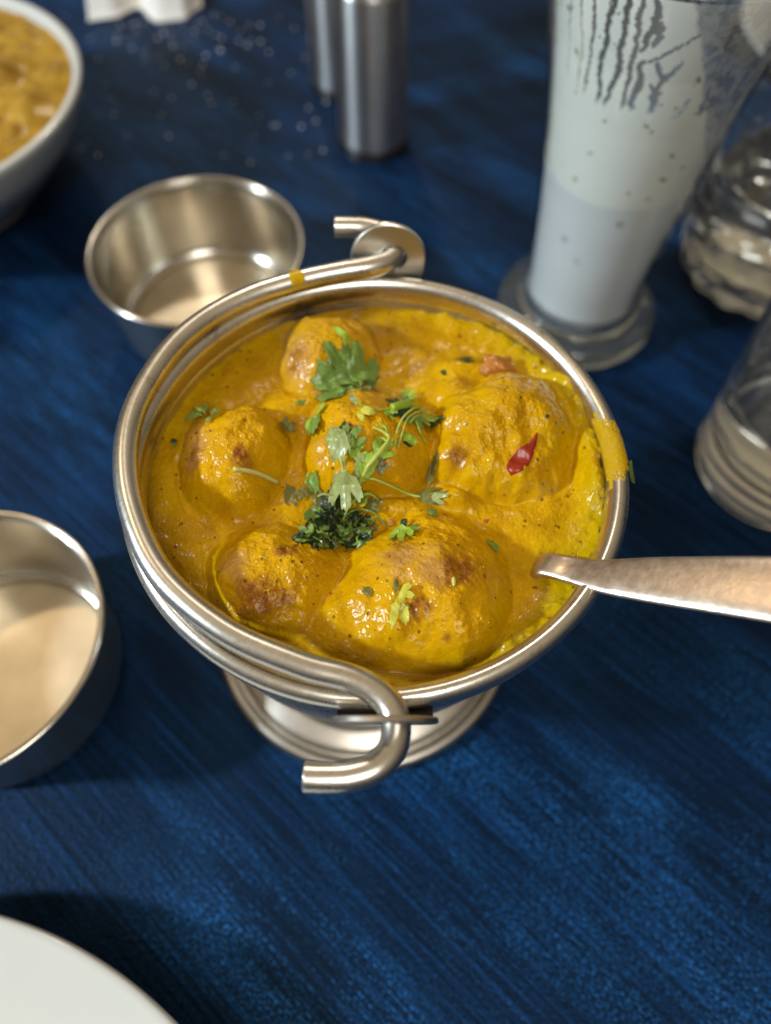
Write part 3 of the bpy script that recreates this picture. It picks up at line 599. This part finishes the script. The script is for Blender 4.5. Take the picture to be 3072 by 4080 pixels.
sprig('thin bright green blades arching out of the dark heap', [
    stm([(-.72, -1.35, .42), (-.5, -1.02, .5), (-.15, -.86, .42), (.1, -.98, .2)], .03, L_bright, taper=[.015, .035, .035, .012]),
    stm([(-.68, -1.25, .42), (-.4, -1.15, .42), (-.05, -1.2, .25), (.28, -1.42, .06)], .02, L_mid), lf((-.45, -1.0), (-.2, -.72), .35, L_mid, seed=81, lift=.3), lf((-.35, -1.05), (.22, -1.0), .25, L_dull, seed=82, lift=.16),
    lf((-1.25, -.9), (-1.35, -1.55), .4, L_mid, seed=83, lift=.35), lf((-.95, -1.9), (-1.35, -1.75), .35, L_bright, seed=84, lift=.2), lf((-1.3, -1.8), (-1.72, -2.02), .28, L_bright, seed=85, lift=.08), lf((-1.1, -1.85), (-1.15, -2.2), .25, L_mid, seed=86, lift=.12),
    lf((-1.1, -.85), (-1.45, -.72), .35, L_dull, seed=87, lift=.3), stm([(-1.4, -.85, .2), (-1.2, -.72, .34), (-.95, -.8, .36), (-.9, -1.1, .4)], .03, L_pale)])
# chilli, tomato chunk, seeds
def pebble(name, c, r, mat, label, cat, seed=0, rot=0, group=None, rough=.25, n=28, taper=0.):
    a = np.arange(n*2)/(n*2)*2*PI; p = np.linspace(-PI/2, PI/2, n); A, P_ = np.meshgrid(a, p, indexing='ij')
    k = 1+rough*fbm(np.cos(A)*np.cos(P_)*1.6+np.sin(P_)*1.1, np.sin(A)*np.cos(P_)*1.6-np.sin(P_)*.9, 1, 3, seed)*1.6
    x = r[0]*np.cos(P_)*np.cos(A)*k; y = r[1]*np.cos(P_)*np.sin(A)*k*(1-taper*x/r[0]); z = r[2]*np.sin(P_)*k
    c_, s_ = math.cos(rot), math.sin(rot); X = c[0]+x*c_-y*s_; Y = c[1]+x*s_+y*c_
    Z = c[2]+z
    o = mesh(name, np.stack([X, Y, Z], -1).reshape(-1, 3), grid_faces(2*n, n, wrap_u=True), mat)
    return tag(o, label, cat, group)
mm = MT('red_chilli_skin').set(Roughness=.25); mm.to(mm.mix(mm.noise(180, 3), (.22, .010, .005), (.34, .03, .008)), 'Base Color'); mm.bump(mm.noise(350, 3), .3, .03)
mm.b.inputs['Subsurface Weight'].default_value = .2; mm.b.inputs['Subsurface Scale'].default_value = .0008
def chilli():
    cl = [(3.70, .58), (3.58, .30), (3.40, .06), (3.22, -.14), (3.02, -.32)]
    wd = [.02, .10, .18, .21, .10]
    P = smooth_profile([(*c, w_) for c, w_ in zip(cl, wd)], 8); nu, nv = len(P), 28; V = []
    for i in range(nu):
        T_ = P[min(i+1, nu-1)][:2]-P[max(i-1, 0)][:2]; T_ /= np.linalg.norm(T_); Nn = np.array([-T_[1], T_[0]])
        for j in range(nv):
            a = j/nv*2*PI; xy = P[i][:2]+Nn*P[i][2]*math.cos(a)
            hz = float(H(xy[0], xy[1])); V.append((xy[0], xy[1], hz+.04*math.sin(a)+.008+.012*math.sin(i*.5)))
    F = [tuple(f) for f in grid_faces(nu, nv, wrap_v=True)]+[tuple(range(nv)), tuple(range((nu-1)*nv, nu*nv))[::-1]]
    tag(mesh('chilli_piece', V, F, mm.m), 'glossy red chilli skin piece on the right dumpling', 'chilli')
chilli()
M_chunk = MT('fried_onion'); M_chunk.to(M_chunk.mix(M_chunk.noise(260, 4), (.48, .20, .02), (.34, .11, .02)), 'Base Color'); M_chunk.set(Roughness=.25); M_chunk.bump(M_chunk.noise(420, 4), .8, .05)
pebble('fried_onion_chunk', (3.02, 3.05, float(H(3.02, 3.05))+.06), (.42, .30, .20), M_chunk.m, 'soft orange-brown chunk at the back of the right dumpling', 'vegetable chunk', 3, .2, rough=.5)
M_pep = MT('pepper_black').set(Base_Color=(.03, .02, .012, 1), Roughness=.4).m
pebble('mustard_seed', (3.94, .95, float(H(3.94, .95))+.02), (.055, .055, .05), M_pep, 'single dark mustard seed above the red chilli piece', 'seed', 4, rough=.1, n=10)
M_sd = MT('pale_seed').set(Base_Color=(.55, .55, .12, 1), Roughness=.3).m
pebble('pale_seed', (1.63, -3.22, float(H(1.63, -3.22))+.03), (.045, .11, .035), M_sd, 'tiny pale green seed on the browned top of the biggest dumpling', 'seed', 5, rough=.1, n=10)
def specks():
    V = []; F = []; r_ = random.Random(5); n0 = 0; MI = []
    for i in range(420):
        a = r_.random()*2*PI; q = math.sqrt(r_.random())*5.0; x, y = q*math.cos(a), q*math.sin(a); s = r_.choice((.010, .013, .018, .026))
        z = float(H(x, y))+s*.4
        for m in DUMP:
            if dmask(m, x, y) < .85: z += .035
        for k in range(6):
            d = [(1, 0, 0), (0, 1, 0), (-1, 0, 0), (0, -1, 0), (0, 0, .8), (0, 0, -.8)][k]; e_ = r_.uniform(.6, 1.5)
            V.append((x+d[0]*s*e_, y+d[1]*s*e_, z+d[2]*s*.6))
        F += [(n0+a_, n0+b_, n0+c_) for a_, b_, c_ in ((0, 1, 4), (1, 2, 4), (2, 3, 4), (3, 0, 4), (1, 0, 5), (2, 1, 5), (3, 2, 5), (0, 3, 5))]; n0 += 6
        MI += [r_.choices((0, 1, 2), (5, 3, 4))[0]]*8
    m1 = MT('spice_brown').set(Base_Color=(.12, .045, .01, 1), Roughness=.5).m; m2 = MT('chilli_flake').set(Base_Color=(.40, .04, .005, 1), Roughness=.4).m
    m3 = MT('yellow_grain').set(Base_Color=(.70, .48, .04, 1), Roughness=.35).m
    o = mesh('spice_specks', V, F, m1); o.data.materials.append(m2); o.data.materials.append(m3); o.data.polygons.foreach_set('material_index', MI)
    tag(o, 'fine brown and red spice specks scattered over the curry', 'spices', kind='stuff')
specks()
# ------------------------------------------------------------------ spoon
def spoon():
    pts = [(.9, -.8, 7.6, .02, .10), (1.2, -.95, 7.5, .7, .12), (1.9, -1.3, 7.5, 1.25, .14), (2.6, -1.6, 7.9, 1.0, .18), (3.40, -2.22, 8.5, .36, .22), (3.60, -2.36, 9.2, .27, .22), (3.61, -2.38, 9.72, .28, .20), (3.68, -2.42, 10.02, .29, .18), (3.90, -2.55, 10.22, .29, .16), (4.20, -2.72, 10.40, .31, .15), (4.75, -3.05, 10.84, .39, .14),
           (5.6, -3.42, 11.50, .50, .13), (7.04, -4.03, 12.55, .63, .13), (8.6, -4.7, 13.6, .75, .13), (10.2, -5.4, 14.5, .82, .13), (11.3, -5.9, 15.0, .66, .13), (11.75, -6.1, 15.2, .1, .10)]
    P = smooth_profile(pts, 6); m = len(P); T_ = np.gradient(P[:, :3], axis=0); T_ /= np.linalg.norm(T_, axis=1)[:, None]; V = []; seg = 28
    for i in range(m):
        Wd = np.cross(T_[i], [0, 0, 1.0]); Wd /= np.linalg.norm(Wd); Wd = Wd+np.array([0, 0, -.18]); Wd -= T_[i]*(Wd@T_[i]); Wd /= np.linalg.norm(Wd); U = np.cross(Wd, T_[i])
        for k in range(seg):
            a = 2*PI*k/seg; cx, sx_ = math.cos(a), math.sin(a)
            ex = math.copysign(abs(cx)**.45, cx); ey = math.copysign(abs(sx_)**.6, sx_)
            V.append(P[i, :3]+Wd*P[i, 3]*ex+U*(P[i, 4]*.62*ey-.05*P[i, 3]*ex*ex))
    F = [tuple(f) for f in grid_faces(m, seg, wrap_v=True)]+[tuple(range(seg)), tuple(range((m-1)*seg, m*seg))[::-1]]
    tag(mesh('spoon', V, F, M_spoon), 'brushed steel spoon handle leaning out of the curry over the right rim', 'spoon')
spoon()
# meniscus of sauce round the spoon
# ------------------------------------------------------------------ katoris
def katori(loc, R, h, label, rb):
    t = thing('steel_bowl', label, 'bowl', (loc[0], loc[1], 0), 'empty steel sauce bowls')
    pr = [(0, .10), (rb-.9, .10), (rb-.35, .03), (rb-.1, .12), (rb+.08, .45), (R-.42, h*.45), (R-.20, h-.25), (R-.13, h-.08)]
    pi = [(R-.16, h-.06), (R-.27, h-.3), (R-.42, h*.5), (rb+.08, .75), (rb-.02, .42), (rb-.22, .24), (rb-.30, .225)]
    lathe('wall', np.vstack([smooth_profile(pr, 5), smooth_profile(pi, 5)]), M_kat, t, 140)
    lathe('floor', [(rb-.29, .16), (rb-.29, .228), (rb-.5, .212), (rb-1.0, .20), (rb-1.3, .19), (0, .19)], M_katfloor, t, 140)
    a = np.linspace(0, 2*PI, 17)[:-1]
    lathe('rim', np.stack([R-.10+.10*np.cos(a), h-.02+.09*np.sin(a)], -1), M_kat, t, 140, closed=True)
    return t
katori((-7.45, 14.5), 4.35, 3.8, 'empty steel bowl behind the curry bowl, showing its whole gleaming inside', 3.72)
katori((-12.3, -1.95), 4.25, 3.8, 'empty steel bowl at the left edge, gold reflection coloured into its floor and cut by the frame', 3.68)
# ------------------------------------------------------------------ korma bowl
kb = (-22.0, 22.7)
def korma():
    t = thing('white_bowl', 'white ceramic bowl of brown gravy at the upper left corner', 'bowl', (*kb, 0))
    po = [(0, .02), (4.3, .02), (4.5, .25), (5.4, .8), (6.6, 2.0), (7.7, 3.3), (8.35, 4.5), (8.55, 5.05), (8.42, 5.2), (8.2, 5.15), (8.0, 4.8), (7.4, 3.5), (6.2, 2.2), (4.6, .9), (0, .6)]
    lathe('bowl', smooth_profile(po, 5), M_white, t, 140)
    nt, nr = 300, 120; a = np.arange(nt)/nt*2*PI; r = np.linspace(.01, 8.02, nr); A, R_ = np.meshgrid(a, r, indexing='ij'); X = R_*np.cos(A); Y = R_*np.sin(A)
    Z = 4.82+.16*fbm(X, Y, .5, 3, 3)+.10*fbm(X, Y, 1.6, 4, 4)*sstep(8, 6, R_)
    for i in range(70):
        q = 7*math.sqrt(random.random()); b = random.random()*2*PI; s_ = random.uniform(.25, .7)
        Z = Z+random.uniform(.15, .45)*np.exp(-(((X-q*math.cos(b))/s_)**2+((Y-q*math.sin(b))/s_/random.uniform(.6, 1.2))**2))
    o = mesh('korma_gravy', np.stack([X+kb[0], Y+kb[1], Z], -1).reshape(-1, 3), grid_faces(nt, nr, wrap_u=True), M_korma)
    if o.data.polygons[10].normal.z < 0: o.data.flip_normals()
    tag(o, 'lumpy mustard-brown curry filling the white bowl', 'curry')
korma()
# ------------------------------------------------------------------ plate
def plate():
    pr = smooth_profile([(0, .5), (7.0, .5), (7.5, .2), (8.0, .1), (8.3, .5), (10.0, 1.2), (12.4, 1.9), (12.95, 2.13), (13.0, 2.25), (12.85, 2.33), (12.4, 2.22), (10.2, 1.65), (9.0, 1.15), (8.2, .95), (0, .9)], 5)
    o = lathe('dinner_plate', pr, M_white, None, 200, loc=(-12.73, -21.8, 0))
    tag(o, 'white glazed dinner plate cut off by the bottom left corner', 'plate')
plate()
def far_plate():
    pr = smooth_profile([(0, .4), (4.0, .4), (4.3, .1), (4.6, .4), (6.5, 1.1), (7.9, 1.6), (8.0, 1.72), (7.85, 1.78), (6.6, 1.4), (5.2, .85), (0, .75)], 4)
    o = lathe('side_plate', pr, M_white, None, 120, loc=(28.2, 34.5, 0)); tag(o, 'pale plate glimpsed behind the glasses at the top right edge', 'plate')
far_plate()
# ------------------------------------------------------------------ shakers
def shaker(x, y, label):
    t = thing('salt_shaker', label, 'shaker', (x, y, 0), 'salt and pepper shakers')
    lathe('base', smooth_profile([(0, .01), (1.70, .01), (1.80, .10), (1.80, .32), (1.72, .42), (0, .42)], 3), M_black, t, 80)
    lathe('body', [(0, .43), (1.70, .43), (1.755, .48), (1.76, .6), (1.76, 7.5), (1.745, 7.62), (1.70, 7.66), (0, 7.66)], M_shaker, t, 96)
    cap = lathe('cap', smooth_profile([(0, 7.67), (1.66, 7.67), (1.70, 7.75), (1.70, 8.5), (1.5, 9.0), (.9, 9.3), (0, 9.4)], 4), M_shaker, t, 80)
    for k in range(5):
        a = k/5*2*PI; cx, cy = .55*math.cos(a), .55*math.sin(a)
        V = [(cx+.08*math.cos(b), cy+.08*math.sin(b), 9.375+.02) for b in np.linspace(0, 2*PI, 9)[:-1]]+[(cx+.08*math.cos(b), cy+.08*math.sin(b), 9.3) for b in np.linspace(0, 2*PI, 9)[:-1]]
        mesh('hole', V, [tuple(range(8))]+[(i, (i+1) % 8, 8+(i+1) % 8, 8+i) for i in range(8)], M_black, cap, False)
shaker(-.55, 26.9, 'brushed steel shaker standing nearer, in front of its twin')
shaker(-2.25, 32.0, 'brushed steel shaker half hidden behind its twin')
# ------------------------------------------------------------------ lassi glass
LG = (8.55, 14.6)
def rad_at(z): return np.interp(z, [0.9, 1.4, 1.8, 2.4, 3.5, 5.5, 7.0, 9.0, 10.5, 12.4, 15.0], [2.7, 2.42, 2.38, 2.40, 2.48, 2.62, 2.76, 3.0, 3.2, 3.5, 4.05])
def lassi():
    t = thing('lassi_glass', 'tall flared glass half full of white yoghurt drink, streaky film above', 'glass', (*LG, 0))
    o_ = [(0, .03), (2.6, .03), (3.15, .08), (3.38, .35), (3.40, .75), (3.22, 1.02), (2.85, 1.15), (2.55, 1.35), (2.42, 1.75)]
    lathe('glass_foot', smooth_profile(o_+[(2.30, 1.78), (2.26, 1.3), (1.9, 1.02), (0, 1.0)], 4), M_footglass, t, 110)
    zs = np.linspace(1.82, 14.85, 60); out = [(rad_at(z), z) for z in zs]; inn = [(rad_at(z)-.14, z) for z in zs[::-1]]
    lathe('glass_wall', [(2.2, 1.83)]+out+[(rad_at(14.9)-.07, 14.93)]+inn, M_thin, t, 128, closed=True)
    # film left on the inside of the glass, broken by run-down streaks
    nu, nv = 620, 460; A0, A1 = math.radians(150), math.radians(510); z0, z1 = 7.7, 14.7
    U, Vv = np.meshgrid(np.linspace(A0, A1, nu, endpoint=False), np.linspace(z0, z1, nv), indexing='ij')
    arc = (U-A0)*3.2; hole = np.zeros_like(U); r_ = random.Random(21)
    def streak(a0, zt, zb, w_, wig=.10, br=True):
        nonlocal hole
        n = 70; zz_ = np.linspace(zt, zb, n); w_ = w_*1.25; aa = a0+np.cumsum([r_.gauss(0, wig*.17) for _ in range(n)])
        for i in range(n-1):
            ww = w_*(.35+.9*math.sin(PI*min(1, (i+3)/n))**.5)*(.7+.6*r_.random()); z_ = zz_[i]
            su = slice(max(0, int((aa[i]-.35)/3.2/(A1-A0)*nu)), max(1, int((aa[i]+.35)/3.2/(A1-A0)*nu))); sv = slice(max(0, int((z_-.3-z0)/(z1-z0)*nv)), max(1, int((z_+.3-z0)/(z1-z0)*nv)))
            sub = np.exp(-(((arc[su, sv]-aa[i])/ww)**2+((Vv[su, sv]-z_)/(w_*1.3))**2)); hole[su, sv] = np.maximum(hole[su, sv], sub)
            if False: streak(aa[i], z_, z_+r_.uniform(.2, .5), w_*.5, wig*2.0, False)
    def deg(d): return (math.radians(d)-A0)*3.2
    for (d, zt, zb, w_) in ((212, 14.6, 11.0, .02), (219, 14.6, 11.2, .03), (225, 14.6, 12.4, .022), (229, 14.6, 10.9, .06), (236, 14.5, 10.9, .07), (241, 14.6, 10.8, .055), (246, 14.6, 13.2, .06), (247, 12.9, 10.9, .07), (254, 12.3, 11.8, .04),
                            (259, 12.6, 10.8, .065), (250, 14.1, 13.4, .05), (272, 13.6, 13.3, .04), (274, 11.9, 10.9, .04), (279, 13.9, 13.4, .03), (283, 12.2, 10.4, .045), (222, 14.6, 13.2, .02), (205, 14.0, 11.5, .015)): streak(deg(d), zt, zb, w_)
    for (d, z_, dd, up_) in ((247, 12.9, 1.1, 1.0), (259, 12.5, .28, .6), (259, 12.5, -.32, .5), (283, 11.4, .35, .3)):      # forks
        n_ = 40
        for q_ in range(n_):
            t_ = q_/n_; ca, cz = deg(d)+dd*t_**.8+.03*r_.gauss(0, 1), z_+up_*t_; ww = .055*(1-.5*t_)
            su = slice(int((ca-.3)/3.2/(A1-A0)*nu), int((ca+.3)/3.2/(A1-A0)*nu)); sv = slice(max(0, int((cz-.3-z0)/(z1-z0)*nv)), int((cz+.3-z0)/(z1-z0)*nv))
            hole[su, sv] = np.maximum(hole[su, sv], np.exp(-(((arc[su, sv]-ca)/ww)**2+((Vv[su, sv]-cz)/.07)**2)))
    for d in np.arange(20, 145, 7): streak(deg(d+360) if d < 145 else deg(d), 14.6, r_.uniform(9, 11), r_.uniform(.03, .07))
    rag = fbm(arc*3.2, Vv*3.2, 1, 4, 61, .7); hole = sstep(.42, .62, hole+.30*rag)*sstep(11.15, 11.55, Vv)
    bnd = (np.radians(np.interp(Vv, [8, 10, 12, 13.5, 14.9], [332, 301, 281, 269, 259]))-A0)*3.2+.12*fbm(Vv*0+1, Vv, 1.1, 3, 66)+.05*fbm(arc*3, Vv*3, 1, 3, 68)
    right = sstep(-.03, .12, arc-bnd)*sstep(deg(420), deg(380), arc)*sstep(7.9, 8.6, Vv)
    tx = sstep(-.12, .35, fbm(arc*2.2, Vv*2.2, 1.6, 5, 67, .72)); lowz = sstep(11.5, 10.0, Vv)
    back = sstep(deg(330), deg(350), arc)+sstep(deg(195), deg(180), arc)
    al = (1-hole*.97)*(1-right*(.60+.30*tx*(1-lowz)))*(1-np.clip(back, 0, 1)*sstep(7.8, 8.0, Vv)*.88)
    Rr = np.interp(Vv, [0.9, 1.4, 1.8, 2.4, 3.5, 5.5, 7.0, 9.0, 10.5, 12.4, 15.0], [2.7, 2.42, 2.38, 2.40, 2.48, 2.62, 2.76, 3.0, 3.2, 3.5, 4.05])-.16
    m = MT('yoghurt_film'); m.set(Roughness=.35)
    vn_ = m.N.new('ShaderNodeVectorMath'); vn_.operation = 'ADD'; nn_ = m.N.new('ShaderNodeTexNoise'); nn_.inputs['Scale'].default_value = 400; m.link(m.tc.outputs['Object'], nn_.inputs['Vector'])
    sc_ = m.N.new('ShaderNodeVectorMath'); sc_.operation = 'SCALE'; sc_.inputs['Scale'].default_value = .004; m.link(nn_.outputs['Color'], sc_.inputs[0]); m.link(m.tc.outputs['Object'], vn_.inputs[0]); m.link(sc_.outputs[0], vn_.inputs[1]); v_ = vn_.outputs[0]
    gs = m.math('MULTIPLY', m.math('LESS_THAN', m.vor(190, v_), .19), m.math('GREATER_THAN', m.noise(50, 2), .52))
    gs = m.math('MULTIPLY', gs, .8); m.to(m.mix(gs, m.mix(m.noise(60, 2), (.86, .89, .82), (.90, .90, .77)), (.25, .23, .06)), 'Base Color'); m.to(m.attr('film'), 'Alpha')
    m.bump(m.noise(300, 4), .15, .03)
    liq = MT('yoghurt_drink').set(Roughness=.3); g = liq.math('MULTIPLY', liq.math('LESS_THAN', liq.vor(110), .2), liq.math('GREATER_THAN', liq.noise(50, 2), .52))
    liq.to(liq.mix(liq.math('MULTIPLY', g, .55), liq.mix(liq.noise(45, 3), (.72, .75, .73), (.78, .80, .77)), (.30, .31, .22)), 'Base Color')
    zs = np.linspace(1.9, 7.85, 30)
    lq = lathe('yoghurt_drink', [(0, 1.01), (1.88, 1.03), (2.22, 1.28), (2.25, 1.7)]+[(rad_at(z)-.18, z) for z in zs]+[(rad_at(7.85)-.38, 7.80), (0, 7.79)], liq.m, None, 110, loc=(*LG, 0))
    tag(lq, 'white spiced yoghurt drink in the tall flared glass', 'drink')
    fl = mesh('drink_film', np.stack([Rr*np.cos(U), Rr*np.sin(U), Vv], -1).reshape(-1, 3), grid_faces(nu, nv, wrap_u=True), m.m, lq, attrs=dict(film=al.ravel()))
lassi()
# ------------------------------------------------------------------ water glasses
def tumbler(loc, prof_out, floor, level, h, label, wall=.28, facets=0, wlabel=''):
    t = thing('water_glass', label, 'glass', (*loc, 0), 'water glasses')
    zs = np.array([p[1] for p in prof_out]); rs = np.array([p[0] for p in prof_out])
    ro_ = lambda z: np.interp(z, zs, rs)
    zo = np.concatenate([np.linspace(0.0, .5, 6), np.linspace(.6, h, 44)])
    zi = np.linspace(floor, h, 40)[::-1]
    out = [(0, .12), (rs[0]-.6, .12), (rs[0]-.35, .02)]+[(ro_(z)-(.12 if z < .05 else 0), max(z, .03)) for z in zo]
    inn = [(ro_(z)-wall, z) for z in zi]+[(ro_(floor)-wall-.35, floor-.22), (ro_(floor)-wall-1.0, floor-.33), (0, floor-.36)]
    wob = None
    if facets:
        def wob(a, R, Z):
            k = np.clip(1-Z/2.6, 0, 1)*(R > rs[0]*.6); return R+k*.11*np.cos(a*facets), Z
    lathe('glass', out+[(ro_(h)-wall/2, h+.08)]+inn, M_glass, t, 160, wob=wob)
    if level:
        zw = np.linspace(floor, level, 20)
        wt = [(0, floor-.37), (ro_(floor)-wall-1.0, floor-.34), (ro_(floor)-wall-.34, floor-.23)]+[(ro_(z)-wall+.004, z) for z in zw]+[(ro_(level)-wall-.15, level-.05), (0, level-.05)]
        o = lathe('drinking_water', wt, M_water, None, 110, loc=(*loc, 0)); tag(o, wlabel, 'water')
tumbler((15.5, 6.65), [(2.98, 0), (3.10, .5), (3.05, 1.0), (3.12, 2.0), (3.25, 4.0), (3.42, 7.0), (3.55, 10)], 1.9, 4.2, 10, 'heavy-based clear water glass at the right edge, nearest the spoon', wlabel='still water in the nearer glass at the right edge')
tumbler((17.55, 17.8), [(3.35, 0), (3.65, .6), (3.85, 1.6), (3.92, 2.6), (3.80, 4.0), (3.55, 5.5), (3.45, 7), (3.6, 9)], 1.5, 5.0, 9, 'round-bellied clear water glass with scalloped base, behind at upper right', facets=14, wlabel='still water in the round-bellied glass behind')
# ------------------------------------------------------------------ napkin and crumbs
def napkin():
    nu, nv = 90, 70; U, Vv = np.meshgrid(np.linspace(0, 1, nu), np.linspace(0, 1, nv), indexing='ij')
    X = -17.8+6.6*U; front = 37.0+1.0*np.abs(np.sin((U-.02)*PI*2.0))**-.0+1.7*np.exp(-((U-.42)/.13)**2)+.25*np.sin(U*9)
    front = front+1.5*sstep(.85, 1.0, U)
    Y = front+7*Vv
    Z = .15+1.5*sstep(0, .22, Vv)*(1-.5*np.exp(-((U-.42)/.12)**2))+.5*fbm(X, Y, .5, 4, 9)*sstep(0, .2, Vv)+.5*np.sin(X*1.6+Y*.4)*sstep(0, .2, Vv)*.5
    V1 = np.stack([X, Y, np.maximum(Z, .1)], -1).reshape(-1, 3); V2 = V1-[0, 0, .06]; F1 = grid_faces(nu, nv); n_ = len(V1)
    e = [i*nv for i in range(nu)]; F = [tuple(f) for f in F1]+[tuple(f[::-1]+n_) for f in F1]+[(e[i], e[i]+n_, e[i+1]+n_, e[i+1]) for i in range(nu-1)]
    tag(mesh('paper_napkin', V1*1.0, F if False else F[:len(F1)], M_tissue), 'crumpled white paper napkin at the top edge, left of the shakers', 'napkin')
    bpy.context.scene.objects['paper_napkin'].modifiers.new('thick', 'SOLIDIFY').thickness = .0008
napkin()
def crumbs():
    V = []; F = []; r_ = random.Random(3); n0 = 0
    cube = [(-1, -1, -1), (1, -1, -1), (1, 1, -1), (-1, 1, -1), (-1, -1, 1), (1, -1, 1), (1, 1, 1), (-1, 1, 1)]
    fc = [(0, 3, 2, 1), (4, 5, 6, 7), (0, 1, 5, 4), (1, 2, 6, 5), (2, 3, 7, 6), (3, 0, 4, 7)]
    for i in range(120):
        k = r_.random()
        if k < .6: x, y = r_.gauss(-12.5, 3.6), 37.6+r_.gauss(-.6, 1.5)
        else: x, y = r_.uniform(-17, -3), r_.uniform(25, 37)
        s = r_.uniform(.02, .05); M = Matrix.Rotation(r_.random()*3, 3, 'Z') @ Matrix.Rotation(r_.uniform(-.6, .6), 3, 'X')
        for c in cube: V.append(tuple(np.array(M) @ (np.array(c)*s)+[x, y, s]))
        F += [tuple(a+n0 for a in f) for f in fc]; n0 += 8
    m = MT('salt').set(Base_Color=(.75, .75, .78, 1), Roughness=.15)
    tag(mesh('salt_grains', V, F, m.m, smooth=False), 'spilt salt grains scattered on the cloth near the napkin', 'salt', kind='stuff')
crumbs()
